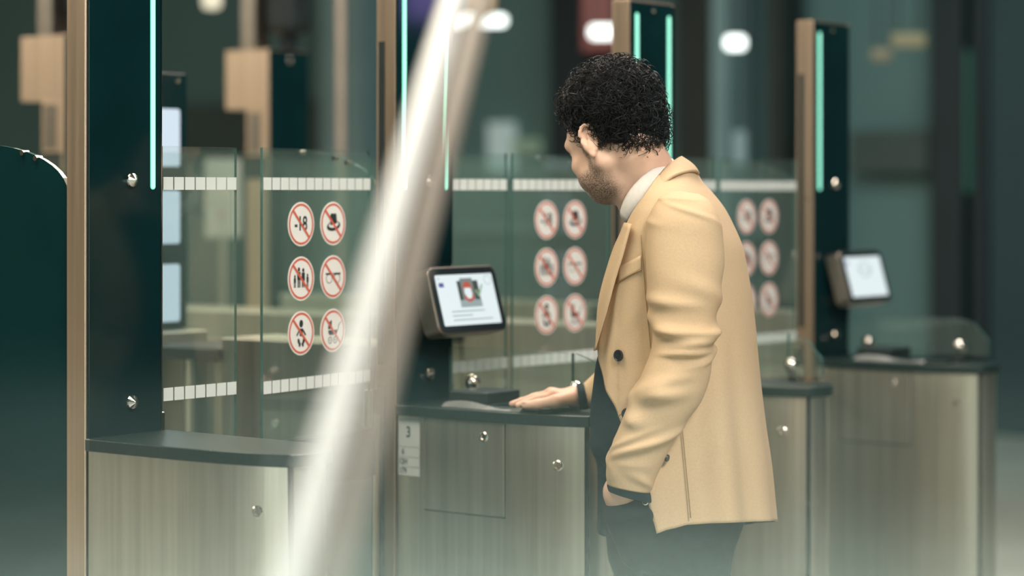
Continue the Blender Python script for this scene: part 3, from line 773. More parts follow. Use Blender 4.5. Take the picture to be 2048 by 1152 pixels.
def np_mesh(name, V, Fc, mats, parent=None, smooth=True, fm=None):
    me = bpy.data.meshes.new(name); me.vertices.add(len(V)); me.vertices.foreach_set('co', np.asarray(V, np.float32).ravel())
    k = Fc.shape[1]; me.loops.add(len(Fc) * k); me.polygons.add(len(Fc))
    me.loops.foreach_set('vertex_index', np.asarray(Fc, np.int32).ravel()); me.polygons.foreach_set('loop_start', np.arange(0, len(Fc) * k, k, dtype=np.int32))
    me.polygons.foreach_set('loop_total', np.full(len(Fc), k, np.int32))
    for m in (mats if isinstance(mats, (list, tuple)) else [mats]): me.materials.append(m)
    if fm is not None: me.polygons.foreach_set('material_index', np.asarray(fm, np.int32))
    me.update(calc_edges=True); me.validate()
    me.polygons.foreach_set('use_smooth', [smooth] * len(me.polygons))
    o = bpy.data.objects.new(name, me); COL.objects.link(o)
    if parent is not None: o.parent = parent
    return o

def smooth_verts(V, Fc, it=2, lam=.5):
    E_ = np.vstack([Fc[:, [0, 1]], Fc[:, [1, 2]], Fc[:, [2, 3]], Fc[:, [3, 0]]])
    for _ in range(it):
        S = np.zeros_like(V); c = np.zeros(len(V))
        np.add.at(S, E_[:, 0], V[E_[:, 1]]); np.add.at(S, E_[:, 1], V[E_[:, 0]]); np.add.at(c, E_[:, 0], 1); np.add.at(c, E_[:, 1], 1)
        V = V + lam * (S / np.maximum(c, 1)[:, None] - V)
    return V

def interp(tab, q):
    """rows of a table against its first column, smoothly"""
    t = np.array(tab, float); q = np.asarray(q, float); out = []
    for c in range(1, t.shape[1]):
        x, y = t[:, 0], t[:, c]; m = np.gradient(y, x)
        i = np.clip(np.searchsorted(x, q) - 1, 0, len(x) - 2); h = x[i + 1] - x[i]; s = np.clip((q - x[i]) / h, 0, 1)
        out.append((2 * s ** 3 - 3 * s ** 2 + 1) * y[i] + (s ** 3 - 2 * s ** 2 + s) * h * m[i] + (-2 * s ** 3 + 3 * s ** 2) * y[i + 1] + (s ** 3 - s ** 2) * h * m[i + 1])
    return np.array(out).T

def grid_faces(nr, nc, wrap=False):
    r, c = np.meshgrid(np.arange(nr - 1), np.arange(nc if wrap else nc - 1), indexing='ij'); r = r.ravel(); c = c.ravel(); c2 = (c + 1) % nc
    return np.stack([r * nc + c, r * nc + c2, (r + 1) * nc + c2, (r + 1) * nc + c], 1)

# --- head frame
PSI, TH = radians(46), radians(26)
HF_ = np.array([-cos(PSI), sin(PSI), 0.0]); UP = np.array([0, 0, 1.0])
HF = cos(TH) * HF_ - sin(TH) * UP; HU = cos(TH) * UP + sin(TH) * HF_; HL = np.cross(HU, HF)       # forward, up, the person's left
HCEN = pp(1229, 287, .0)
def hp(f, l, u): return HCEN + f * HF + l * HL + u * HU
HAX = [HF, HL, HU]

def span(segs):
    out = []
    for a, b, st in segs: out.append(np.arange(a, b, st))
    return np.concatenate(out)

SKIN = mat('skin', (0.69, 0.445, 0.335), 0.48, var=0.07, scale=45, spec=0.4, bump=0.05)
STUBBLE_C = (0.10, 0.075, 0.055)
def skin_with_stubble():
    nt = SKIN.node_tree; b = nt.nodes['Principled BSDF']
    old = b.inputs['Base Color'].links[0].from_socket
    at_ = nt.nodes.new('ShaderNodeAttribute'); at_.attribute_name = 'stubble'
    nz = nt.nodes.new('ShaderNodeTexNoise'); nz.inputs['Scale'].default_value = 420; nz.inputs['Detail'].default_value = 3
    tc = nt.nodes.new('ShaderNodeTexCoord'); nt.links.new(tc.outputs['Object'], nz.inputs['Vector'])
    mr = nt.nodes.new('ShaderNodeMapRange'); mr.inputs['From Min'].default_value = .38; mr.inputs['From Max'].default_value = .6; mr.inputs['To Min'].default_value = .35; mr.inputs['To Max'].default_value = 1
    nt.links.new(nz.outputs['Fac'], mr.inputs['Value'])
    ml = nt.nodes.new('ShaderNodeMath'); ml.operation = 'MULTIPLY'; nt.links.new(at_.outputs['Fac'], ml.inputs[0]); nt.links.new(mr.outputs[0], ml.inputs[1])
    mx = nt.nodes.new('ShaderNodeMix'); mx.data_type = 'RGBA'
    nt.links.new(ml.outputs[0], mx.inputs[0]); nt.links.new(old, mx.inputs[6]); mx.inputs[7].default_value = (*STUBBLE_C, 1)
    nt.links.new(mx.outputs[2], b.inputs['Base Color'])
    b.inputs['Subsurface Weight'].default_value = .08; b.inputs['Subsurface Radius'].default_value = (.012, .005, .003); b.inputs['Subsurface Scale'].default_value = .5
skin_with_stubble()

lo = pp(1010, 1152, -.30); hi = pp(1600, 100, .40)
xs = np.arange(lo[0], hi[0], .0026); ys = np.arange(-.30, .40, .0030)
zs = span([(-.01, .70, .014), (.70, 1.0, .010), (1.0, 1.10, .0030), (1.10, 1.36, .010), (1.36, 1.80, .0026)])
B = Field(xs, ys, zs)
DY_SH = .0
# torso, hidden under the clothes
CH = pp(1350, 575, 0); BE = pp(1330, 800, 0); PE = pp(1345, 990, 0)
FR = np.array([-cos(radians(12)), sin(radians(12)), 0]); LT = np.array([-sin(radians(12)), -cos(radians(12)), 0])
TA = [FR, LT, UP]
B.ell(CH, (.098, .14, .17), TA, .03); B.ell(BE, (.10, .14, .20), TA, .05); B.ell(PE, (.105, .15, .14), TA, .05)
B.cap(pp(1340, 428, -.12), pp(1340, 428, .12), .045, .045, .05)
# neck
NB = pp(1300, 412, .02); B.cap(hp(-.032, 0, -.035), NB, .055, .062, .03); B.cap(hp(-.058, 0, -.025), pp(1320, 395, .02), .045, .056, .03)
B.cap(hp(.01, .022, -.085), pp(1268, 420, -.012), .018, .020, .03)
# skull and face
B.ell(hp(-.016, 0, .042), (.096, .077, .098), HAX, .02)
B.ell(hp(.040, 0, .020), (.060, .066, .080), HAX, .02)
B.ell(hp(.035, 0, -.045), (.058, .052, .062), HAX, .02)
for s_ in (1, -1):
    B.cap(hp(-.004, .057 * s_, -.045), hp(.052, .030 * s_, -.079), .017, .018, .025)
    B.cap(hp(-.004, .060 * s_, -.045), hp(.004, .064 * s_, -.005), .014, .012, .02)
    B.ell(hp(.062, .047 * s_, -.020), (.024, .020, .018), HAX, .02)
    B.cap(hp(.090, .012 * s_, .030), hp(.076, .048 * s_, .032), .011, .010, .014)
    B.ell(hp(.100, .031 * s_, .010), (.020, .018, .012), HAX, .014, 'sub')
    B.ell(hp(.078, .031 * s_, .010), (.013, .013, .012), HAX, .003)
    B.cap(hp(.090, .020 * s_, .0165), hp(.083, .044 * s_, .015), .0035, .003, .004)
    B.ell(hp(.104, .013 * s_, -.036), (.010, .008, .008), HAX, .006)
    B.ell(hp(.045, .048 * s_, -.055), (.035, .018, .025), HAX, .02)
B.ell(hp(.070, 0, -.081), (.024, .028, .020), HAX, .022)
B.cap(hp(.094, 0, .022), hp(.112, 0, -.028), .0085, .012, .010)
B.ell(hp(.088, 0, -.060), (.016, .026, .014), HAX, .014)
B.ell(hp(.098, 0, -.0605), (.008, .021, .005), HAX, .004); B.ell(hp(.095, 0, -.0725), (.008, .018, .006), HAX, .004)
B.ell(hp(.106, 0, -.0665), (.010, .022, .0014), HAX, .002, 'sub')
# ears
for s_ in (1, -1):
    tilt = radians(-10); e_up = cos(tilt) * HU + sin(tilt) * HF; out = (HL * s_ * .86 - HF * .5); out = out / np.linalg.norm(out)
    e_f = np.cross(out, e_up) * (1 if np.dot(np.cross(out, e_up), HF) > 0 else -1); e_f /= np.linalg.norm(e_f)
    c = hp(-.006, .078 * s_, .002)
    B.ell(c + out * .006, (.0175, .0085, .029), [e_f, out, e_up], .004)
    def ep(a, r0=.018, r1=.030): return c + out * (.0135) + e_f * r0 * cos(a) - e_f * .0 + e_up * r1 * sin(a)
    ring_ = [c + out * (.010 + .005 * sin(max(0, a))) + e_f * (.0175 * cos(a)) + e_up * (.0300 * sin(a)) for a in np.linspace(radians(20), radians(250), 12)]
    B.chain(ring_, [.0036] * 12, .0025)
    B.ell(c + out * .016 + e_f * .001 + e_up * .001, (.0095, .008, .016), [e_f, out, e_up], .004, 'sub')
    B.chain([c + out * .012 + e_f * (-.004 + .002 * q) + e_up * (.016 - .011 * q) for q in range(4)], [.0026] * 4, .003)
    B.ell(c + out * .009 - e_up * .029 - e_f * .003, (.0075, .0055, .010), [e_f, out, e_up], .005)
    B.ell(c + out * .010 + e_f * .013 - e_up * .004, (.004, .005, .006), [e_f, out, e_up], .004)
# legs (inside the trousers), feet inside the shoes
HIPN, HIPF = pp(1378, 1010, -.085), pp(1322, 1010, .085)
def leg_pts(h, fx, fy): return [h, np.array([h[0] - .015, h[1], .52]), np.array([fx, fy, .10])]
LN = leg_pts(HIPN, .030, -.10); LF_ = leg_pts(HIPF, -.05, .10)
for L_ in (LN, LF_):
    B.chain(L_, [.078, .052, .036], .03); B.cap(L_[2] - UP * .05, L_[2] + np.array([-.14, .02, -.06]), .034, .026, .02)
# arms
SHN, SHF = pp(1366, 440, -.175), pp(1352, 440, .18)
ELN, WRN = pp(1352, 735, -.215), pp(1262, 935, -.185)
ELF, WRF = pp(1262, 776, .252), pp(1168, 796, .287)
B.chain([SHN, ELN, WRN], [.042, .036, .029], .03); B.chain([SHF, pp(1335, 640, .21), ELF, WRF], [.042, .034, .031, .0245], .010)
# left hand, going down into the pocket
B.chain([WRN, pp(1240, 985, -.165), pp(1250, 1040, -.145)], [.029, .030, .027], .02)
for q in range(4):
    y_ = -.165 + .014 * q; B.chain([pp(1250 + 4 * q, 1040, y_), pp(1262, 1072 + (4, 10, 8, 0)[q], y_ + .006), pp(1275, 1090 + (4, 10, 8, 0)[q], y_ + .01)], [.0085, .0080, .0070], .004)
B.chain([pp(1234, 1000, -.140), pp(1236, 1030, -.125), pp(1240, 1055, -.12)], [.012, .0095, .0085], .008)
# right hand flat on the scanner: palm, four fingers of unequal length, thumb on the near side
zc = CT + .0092
def rh(px, dy, h): v = pp(px, 800, dy); v[2] = zc + h; return v
W0 = WRF
B.chain([W0, rh(1150, .289, .0225)], [.0245, .0250], .006)
for dy, pxk, hh in ((.272, 1106, .026), (.293, 1102, .029), (.313, 1106, .027), (.331, 1113, .022)):
    B.cap(rh(1146, .288 + (dy - .30) * .6, .021), rh(pxk, dy, hh), .0175, .0125, .010)
for dy, pxk, hh, ln, sp in ((.270, 1106, .026, .078, -.016), (.293, 1102, .029, .086, -.004), (.313, 1106, .027, .079, .006), (.332, 1113, .022, .062, .016)):
    k0 = rh(pxk, dy, hh); d_ = np.array([-1, sp / .08 * .9, 0]); d_ /= np.linalg.norm(d_)
    a1 = k0 + d_ * ln * .46; a1[2] = zc + .0205; a2 = k0 + d_ * ln * .76; a2[2] = zc + .0125; a3 = k0 + d_ * ln * 1.0; a3[2] = zc + .0070
    B.chain([k0, a1, a2, a3], [.0105, .0092, .0080, .0066], .0035)
    B.ell(k0 + UP * .004, (.012, .009, .010), None, .006)
t0, t1, t2, t3 = rh(1142, .264, .022), rh(1110, .240, .0165), rh(1076, .236, .0115), rh(1050, .240, .0090)
B.chain([t0, t1, t2, t3], [.0170, .0140, .0105, .0088], .006)
V, Fc = B.surface(); V = smooth_verts(V, Fc, 2, .45)
ROOT = np_mesh('person', V, Fc, [SKIN])
X_, Y_ = c2w(XM, ZM); ROOT.location = (X_, Y_, 0); ROOT.rotation_euler = (0, 0, -A)
tag(ROOT, 'man in beige blazer resting one hand on the counter, other hand in pocket', 'person', None, 'thing')
q = V - HCEN; f_, l_, u_ = q @ HF, np.abs(q @ HL), q @ HU
sst = lambda a, b_, x: np.clip((x - a) / (b_ - a), 0, 1) ** 2 * (3 - 2 * np.clip((x - a) / (b_ - a), 0, 1))
st = sst(-.020, .018, f_) * sst(-.035, -.056, u_ + .25 * np.minimum(0, .05 - f_)) * sst(-.125, -.10, u_)
st = np.maximum(st, sst(.006, .014, f_) * sst(.036, .026, f_) * sst(.02, .0, u_) * sst(-.08, -.05, u_) * sst(.045, .055, l_))
st *= 1 - sst(.010, .005, np.abs(u_ + .066)) * sst(.085, .09, f_)
at_ = ROOT.data.attributes.new('stubble', 'FLOAT', 'POINT'); at_.data.foreach_set('value', (st * 1.0).astype(np.float32))
# nails on the thumb and first fingers
NAIL = mat('finger_nail', (0.72, 0.47, 0.38), 0.25, var=.04)
fb = Field(np.arange(t3[0] - .02, t3[0] + .03, .001), np.arange(t3[1] - .02, t3[1] + .02, .001), np.arange(t3[2] - .02, t3[2] + .02, .001))
fb.ell(t3 + np.array([.000, -.0035, .0052]), (.0070, .0050, .0040), None, .002)
v_, f2 = fb.surface(); np_mesh('finger_nail', v_, f2, [NAIL], ROOT)

# --- hair: a lumpy mass hugging the skull plus many curls
HAIR = mat('dark_hair', (0.009, 0.010, 0.011), 0.45, var=.35, scale=60, spec=.22)
rng = np.random.default_rng(7)
def vnoise(D, freq, seed):
    r_ = np.random.default_rng(seed); w = r_.normal(size=(24, 3)) * freq; ph = r_.uniform(0, 6.28, 24)
    return np.sin(D @ w.T + ph).mean(1) * 2.2
SKC = np.array([-.016, 0, .042]); SKR = np.array([.096, .077, .098])
def hair_mask(fx, lx, ux):
    """1 where hair grows: head coordinates on the skull"""
    al = np.abs(lx)
    front = .056 - .40 * np.maximum(0, .10 - ux)
    m = sst(.012, -.026, fx - front)
    low = np.where(fx > -.026, -.004, np.maximum(-.056, -.010 - .9 * (-.026 - fx)))
    low = np.where(fx > .026, .018 + .9 * (fx - .026), low)
    low = np.where((fx < .014) & (fx > -.026), .034, low)         # around the ear
    return m * sst(-.006, .010, ux - low)
def skull(D):
    """point on the head surface along direction D (head axes) from the skull centre"""
    r_ = 1 / np.sqrt(((D / SKR) ** 2).sum(1)); return SKC + D * r_[:, None]
nu, nv = 150, 220
ph = np.linspace(.001, pi - .001, nu); tt = np.linspace(0, 2 * pi, nv, endpoint=False)
D = np.stack([np.outer(np.sin(ph), np.cos(tt)), np.outer(np.sin(ph), np.sin(tt)), np.outer(np.cos(ph), np.ones(nv))], -1).reshape(-1, 3)
Q = skull(D); M_ = hair_mask(Q[:, 0], Q[:, 1], Q[:, 2])
thick = .010 + .015 * sst(.02, .11, Q[:, 2]) + .003 * sst(-.02, -.09, Q[:, 0]) + .005 * sst(-.04, -.08, Q[:, 0]) * sst(.02, -.03, Q[:, 2])
lump = .009 * vnoise(D, 9, 1) + .0035 * vnoise(D, 22, 2) + .0018 * vnoise(D, 48, 3)
Tk = np.where(M_ > 0, M_ * (thick + lump), 0) - .010 * (1 - M_)
Qh = Q + D * Tk[:, None]
Vh = HCEN + Qh[:, :1] * HF + Qh[:, 1:2] * HL + Qh[:, 2:] * HU
fs = grid_faces(nu, nv, True)
MBh = MB()
keep = M_.reshape(nu, nv); km = (keep[fs // nv, fs % nv].max(1) > .02)
def curl(base, nrm, n=15):
    """one springy lock lying on the hair mass"""
    tang = np.cross(nrm, rng.normal(size=3)); tang /= np.linalg.norm(tang)
    tang = tang * .8 - UP * .35; tang -= nrm * (tang @ nrm); tang /= np.linalg.norm(tang); bi = np.cross(nrm, tang)
    big = rng.random() < .3; R_ = rng.uniform(.009, .015) if big else rng.uniform(.005, .010); turns = rng.uniform(.6, 1.4); pitch = rng.uniform(.012, .030); a0 = rng.uniform(0, 6.28); lift = rng.uniform(.002, .012) if big else rng.uniform(-.003, .005)
    s = np.linspace(0, 1, n); a = a0 + turns * 2 * pi * s; g = 1 - .35 * s
    return base + np.outer(pitch * s, tang) + np.outer(R_ * g * np.cos(a), bi) + np.outer(lift + R_ * g * (.55 * np.sin(a)) + .002, nrm)
Dc = rng.normal(size=(9000, 3)); Dc /= np.linalg.norm(Dc, axis=1)[:, None]
Qc = skull(Dc); Mc = hair_mask(Qc[:, 0], Qc[:, 1], Qc[:, 2]); sel = np.where(Mc > .35)[0][:3600]
for j in sel:
    Dj, Qj = Dc[j], Qc[j]
    th_ = .010 + .015 * float(sst(.02, .11, Qj[2])) + .008 * float(sst(-.02, -.09, Qj[0])) + .012 * float(sst(-.04, -.08, Qj[0]) * sst(.02, -.03, Qj[2]))
    lp = .009 * vnoise(Dj[None], 9, 1)[0] + .0035 * vnoise(Dj[None], 22, 2)[0]
    b_ = Qj + Dj * max(0.0, Mc[j] * (th_ + lp) - .003)
    wp = HCEN + b_[0] * HF + b_[1] * HL + b_[2] * HU; nn = Dj / SKR; nn = nn / np.linalg.norm(nn); wn = nn[0] * HF + nn[1] * HL + nn[2] * HU
    c_ = curl(wp, wn); k_ = len(c_); tn = np.gradient(c_, axis=0); tn /= np.linalg.norm(tn, axis=1)[:, None]
    u1 = np.cross(tn, wn); u1 /= np.linalg.norm(u1, axis=1)[:, None] + 1e-9; u2 = np.cross(tn, u1)
    rr = rng.uniform(.0006, .0013) * (1 - .75 * np.linspace(0, 1, k_))[:, None]
    ringv = np.stack([c_ + rr * u1, c_ + rr * (-.5 * u1 + .87 * u2), c_ + rr * (-.5 * u1 - .87 * u2)], 1).reshape(-1, 3)
    MBh.v.append(ringv)
cv = np.concatenate(MBh.v); nc_ = len(sel); per = 45
base_f = np.array([(3 * i + k, 3 * i + (k + 1) % 3, 3 * i + 3 + (k + 1) % 3, 3 * i + 3 + k) for i in range(14) for k in range(3)])
cf = (base_f[None] + (np.arange(nc_) * per)[:, None, None]).reshape(-1, 4)
np_mesh('hair', np.vstack([Vh, cv]), np.vstack([fs[km], cf + len(Vh)]), [HAIR], ROOT)

# --- cloth
WOOL = mat('beige_wool', (0.60, 0.435, 0.275), 0.85, var=.045, scale=260, spec=.25, bump=.12)
LINING = mat('dark_lining', (0.022, 0.036, 0.040), 0.6, var=.15)
NAVY = mat('navy_knit', (0.010, 0.022, 0.030), 0.85, var=.2, scale=80, spec=.15)
SHIRT = mat('pale_shirt', (0.70, 0.66, 0.62), 0.8, var=.04, scale=120, spec=.2)
DENIM = mat('dark_denim', (0.009, 0.016, 0.019), 0.85, var=.2, scale=70, spec=.15)
SEAM = mat('stitched_seam', (0.34, 0.225, 0.105), 0.9, var=.1)
BUTTON = mat('dark_button', (0.020, 0.022, 0.026), 0.35, var=.5, scale=500)

def solid(o, th, off=-1, inner=None, rim=None):
    m = o.modifiers.new('thickness', 'SOLIDIFY'); m.thickness = th; m.offset = off; m.use_rim = True
    if inner is not None: m.material_offset = inner
    if rim is not None: m.material_offset_rim = rim
    return m

PHI = radians(14)
JF = np.array([-cos(PHI), sin(PHI), 0]); JL = np.array([-sin(PHI), -cos(PHI), 0])
#      py   xfront xback  halfwidth  dy
JT = [(330, 1312, 1392, .075, .02), (346, 1300, 1398, .100, .015), (364, 1287, 1410, .145, .01), (384, 1274, 1428, .178, .0), (412, 1258, 1450, .198, .0),
      (450, 1243, 1470, .206, 0), (490, 1228, 1486, .206, 0), (540, 1211, 1496, .20, 0), (600, 1196, 1505, .192, 0), (660, 1190, 1511, .186, 0),
      (720, 1188, 1516, .184, 0), (780, 1188, 1522, .186, 0), (850, 1188, 1530, .190, 0), (930, 1192, 1541, .196, 0), (1000, 1200, 1548, .202, 0), (1075, 1206, 1556, .208, 0)]
EDGE = [(330, 1330), (380, 1296), (412, 1272), (440, 1255), (470, 1243), (490, 1234), (540, 1217), (600, 1202), (660, 1197), (720, 1198), (760, 1206), (800, 1222), (850, 1243), (900, 1262), (950, 1281), (1000, 1299), (1075, 1320)]
T0 = 80.0                                    # angle of the near front corner at the hem, found below
def hem(t):
    """lower edge of the jacket around the body, picture row"""
    return np.interp(t, [0, T0, T0 + 5, T0 + 14, T0 + 28, 150, 180, 230, 290, 360], [1066, 1068, 1060, 1050, 1047, 1043, 1041, 1045, 1060, 1066])
def jring(y, tdeg, push=0.0):
    """points of the jacket surface on picture row y at angles tdeg (0 = front, 90 = the near side)"""
    xf, xb, w, dy = interp(JT, np.atleast_1d(y)).T
    sc = ZM / F; hx = (xb - xf) / 2 * sc; cx_ = ((xb + xf) / 2 - 1024) * sc - XM
    a = np.sqrt(np.maximum(hx ** 2 - (w * sin(PHI)) ** 2, 1e-4)) / cos(PHI)
    t = np.radians(tdeg); e = .88
    ct = np.sign(np.cos(t)) * np.abs(np.cos(t)) ** e; st_ = np.sign(np.sin(t)) * np.abs(np.sin(t)) ** e
    x = cx_ + (a + push) * ct * JF[0] + (w + push) * st_ * JL[0]; yy = dy + (a + push) * ct * JF[1] + (w + push) * st_ * JL[1]
    z = HC - (np.atleast_1d(y) - HY) / F * (ZM + yy)
    return np.stack([x, yy, z + 0 * x], -1)
def proj_px(p): return 1024 + F * (p[..., 0] + XM) / (ZM + p[..., 1])
tg = np.linspace(-20, 100, 481)
def edge_angle(y, xe):
    """near-side angle where the jacket surface shows at picture column xe"""
    px = proj_px(jring(np.full(tg.shape, y), tg)); k = np.argmin(px); xs_ = px[k:]; i = np.searchsorted(np.maximum.accumulate(xs_), xe)
    return tg[min(k + i, len(tg) - 1)]
rows = np.linspace(0, 1, 110); ncol = 150
yr = 332 + rows * (1066 - 332)
tn_ = np.array([edge_angle(min(y, 1066), float(interp(EDGE, [min(y, 1066)])[0, 0])) for y in yr])
tn_ = np.convolve(np.pad(tn_, 3, 'edge'), np.ones(7) / 7, 'valid')
T0 = float(tn_[-1])
tf_ = 360 + np.interp(yr, [330, 440, 600, 800, 900, 1066], [-20, -14, -10, -16, -30, -34])
G = np.zeros((len(rows), ncol, 3))
cs = np.linspace(0, 1, ncol)
for i, y in enumerate(yr):
    t = tn_[i] + (tf_[i] - tn_[i]) * cs
    yy = 332 + rows[i] * (hem(t) - 332)
    fold = .0035 * np.sin(t * .16 + 1.0) * sst(650, 1000, yy) + .0050 * np.exp(-((t - 128) / 9) ** 2) * sst(500, 800, yy) - .0060 * np.exp(-((t - 112) / 8) ** 2) * sst(620, 900, yy) \
        + .006 * np.exp(-((t - 160) / 14) ** 2) * sst(650, 1050, yy) - .004 * np.exp(-((t - 143) / 7) ** 2) * sst(560, 900, yy) + .010 * np.exp(-((t - 78) / 12) ** 2) * sst(880, 1040, yy)
    fold += .0022 * np.sin(t * .35 + yy * .02) * sst(420, 560, yy) * (t < 60)
    G[i] = jring(yy, t, fold)
JK = np_mesh('jacket', G.reshape(-1, 3), grid_faces(len(rows), ncol)[:, ::-1], [WOOL, LINING], ROOT)
solid(JK, .0045, -1, 1, 0)
JK['label'] = 'beige single coloured blazer, open at the front'
def jat(px, py, lift=.0):
    """point on the near side of the jacket seen at a picture position"""
    t = edge_angle(py, px); return jring(py, np.array([t]), lift)[0], t
def strip_on(pts_rows, name, m, parent, th=.002, lift=.004):
    """a patch of cloth lying on the near side: rows of picture positions"""
    n = len(pts_rows[0]); v = np.array([[jat(px, py, lift)[0] for px, py in r] for r in pts_rows])
    o = np_mesh(name, v.reshape(-1, 3), grid_faces(len(pts_rows), n)[:, ::-1], [m], parent); solid(o, th, 1); return o
# lapel
lp = []
for y in np.linspace(446, 700, 26):
    xe = float(interp(EDGE, [y])[0, 0]); xi = float(np.interp(y, [446, 500, 560, 620, 700], [1273, 1259, 1241, 1226, 1203]))
    lp.append([(xe + .5, y), (xe + (xi - xe) * .35, y), (xe + (xi - xe) * .7, y + 1), (xi, y + 2)])
v = np.array([[jat(px, py, .003 + .004 * k)[0] for k, (px, py) in enumerate(r)] for r in lp])
o = np_mesh('lapel', v.reshape(-1, 3), grid_faces(len(lp), 4)[:, ::-1], [WOOL], JK); solid(o, .003, 1)
# welt pocket, hip pocket, seams
strip_on([[(1235 + (1283 - 1235) * k / 6, y0 + (-27) * k / 6) for k in range(7)] for y0 in (537, 545, 553, 561, 566)], 'breast_pocket', WOOL, JK, .0012, .0022)
def line_on(pts, name, m, parent, r=.0011, lift=.0035):
    c = catmull(pts, 6); mb = MB(); mb.tube([jat(px, py, lift)[0] for px, py in c], r, 6, 0); return mb.build(name, m, parent, smooth=True)
line_on([(1235, 567), (1260, 551), (1283, 540)], 'pocket_seam', SEAM, JK)
line_on([(1441, 552), (1447, 640), (1455, 730), (1464, 830), (1473, 930), (1479, 1036)], 'back_seam', SEAM, JK, .0012, .004)
line_on([(1283, 470), (1288, 540), (1296, 640), (1303, 700)], 'front_dart', SEAM, JK, .0008, .0028)
line_on([(1402, 766), (1414, 764), (1428, 769)], 'hip_pocket', LINING, JK, .0022, .003)
line_on([(1238, 833), (1243, 829), (1248, 827)], 'buttonhole', SEAM, JK, .0010, .003)
for px, py in ((1240, 711), (1256, 828)):
    p, t = jat(px, py, .0045); p2 = jring(py, np.array([t]), .02)[0]; n_ = p2 - p; n_[2] = 0; n_ /= np.linalg.norm(n_)
    mb = MB(); mb.lathe([(.0115, -.001), (.0118, .0015), (.0112, .0030), (.0095, .0034), (.0085, .0026), (.0004, .0026)], p, n_, 24)
    for a in range(4): mb.lathe([(.0012, .0024), (.0012, .0030)], p + np.cross(n_, UP) * .003 * (1 if a % 2 else -1) + UP * .003 * (1 if a < 2 else -1), n_, 8)
    mb.build('button', BUTTON, JK)
# collar of the jacket
def band(name, top, bot, m, th, parent, n=46, wav=0.0, rowsn=8, bulge=.004):
    T_ = catmull([pp(*q) for q in top], 8); Bt = catmull([pp(*q) for q in bot], 8)
    def rs(p): s = np.r_[0, np.cumsum(np.linalg.norm(np.diff(p, axis=0), axis=1))]; q = np.linspace(0, s[-1], n); return np.stack([np.interp(q, s, p[:, k]) for k in range(3)], 1)
    T_, Bt = rs(T_), rs(Bt); cen = (T_.mean(0) + Bt.mean(0)) / 2; g = []
    for k in range(rowsn):
        s = k / (rowsn - 1); p = T_ * (1 - s) + Bt * s; d_ = p - cen; d_[:, 2] = 0; d_ /= np.linalg.norm(d_, axis=1)[:, None] + 1e-9
        g.append(p + d_ * bulge * sin(pi * s))
    o = np_mesh(name, np.array(g).reshape(-1, 3), grid_faces(rowsn, n), m if isinstance(m, list) else [m], parent); solid(o, th, 0); return o
band('jacket_collar', [(1270, 438, -.088), (1284, 412, -.096), (1304, 376, -.100), (1330, 338, -.070), (1356, 317, -.02), (1362, 316, .03), (1340, 330, .085), (1302, 372, .115), (1274, 425, .105)],
     [(1282, 446, -.118), (1296, 412, -.130), (1316, 380, -.135), (1346, 353, -.115), (1384, 343, -.040), (1397, 349, .03), (1372, 356, .11), (1320, 390, .145), (1284, 440, .125)], WOOL, .006, ROOT, bulge=.006)
band('shirt_collar', [(1241, 428, -.045), (1246, 408, -.062), (1262, 378, -.076), (1290, 349, -.078), (1320, 328, -.055), (1343, 318, .01), (1330, 328, .07), (1290, 360, .095), (1256, 400, .075), (1243, 425, .02)],
     [(1254, 446, -.060), (1262, 432, -.074), (1282, 405, -.092), (1306, 378, -.094), (1336, 352, -.068), (1358, 342, .015), (1346, 352, .085), (1306, 385, .110), (1270, 425, .090), (1256, 446, .025)], SHIRT, .004, ROOT, bulge=.004)
# sleeves
def sleeve(name, tab, mats, parent, n=64, per=9, seed=3, amp=.004, cuff=True, yscale=None):
    """tab rows: left px, left py, right px, right py, dy centre, depth radius"""
    T_ = catmull(tab, per); R_ = []
    rg = np.random.default_rng(seed); ang = np.linspace(0, 2 * pi, n, endpoint=False)
    s_ = np.linspace(0, 1, len(T_)); rid = [(rg.uniform(.10, .95), rg.uniform(0, 2 * pi), rg.uniform(.4, 1.3), rg.uniform(.009, .020), rg.uniform(-.05, .07), rg.uniform(.4, 1)) for _ in range(34)]
    for i, (lx, ly, rx, ry, dy, rd) in enumerate(T_):
        a, b_ = pp(lx, ly, dy), pp(rx, ry, dy); c = (a + b_) / 2; h = (b_ - a) / 2; L = np.linalg.norm(h); hx = h / L
        w = np.zeros(n)
        for s0_, a0, aw, sw, sl, am in rid:
            da = (ang - a0 + pi) % (2 * pi) - pi
            w += am * np.exp(-(da / aw) ** 2) * np.exp(-((s_[i] - s0_ - sl * da) / sw) ** 2)
        env = .62 + .7 * np.exp(-((s_[i] - .55) / .20) ** 2); env *= min(1, s_[i] / .12) * (1 if not cuff else min(1, (1 - s_[i]) / .06 + .15))
        w = w * amp * env
        e = .92; cc = np.sign(np.cos(ang)) * np.abs(np.cos(ang)) ** e; ss = np.sign(np.sin(ang)) * np.abs(np.sin(ang)) ** e
        R_.append(c + np.outer(cc * (L + w * .6), hx) + np.outer(-ss * (rd + w), np.array([0, 1, 0])))
    o = np_mesh(name, np.array(R_).reshape(-1, 3), grid_faces(len(R_), n, True), mats, parent); solid(o, .0035, -1, 1, 0); return o, np.array(R_)
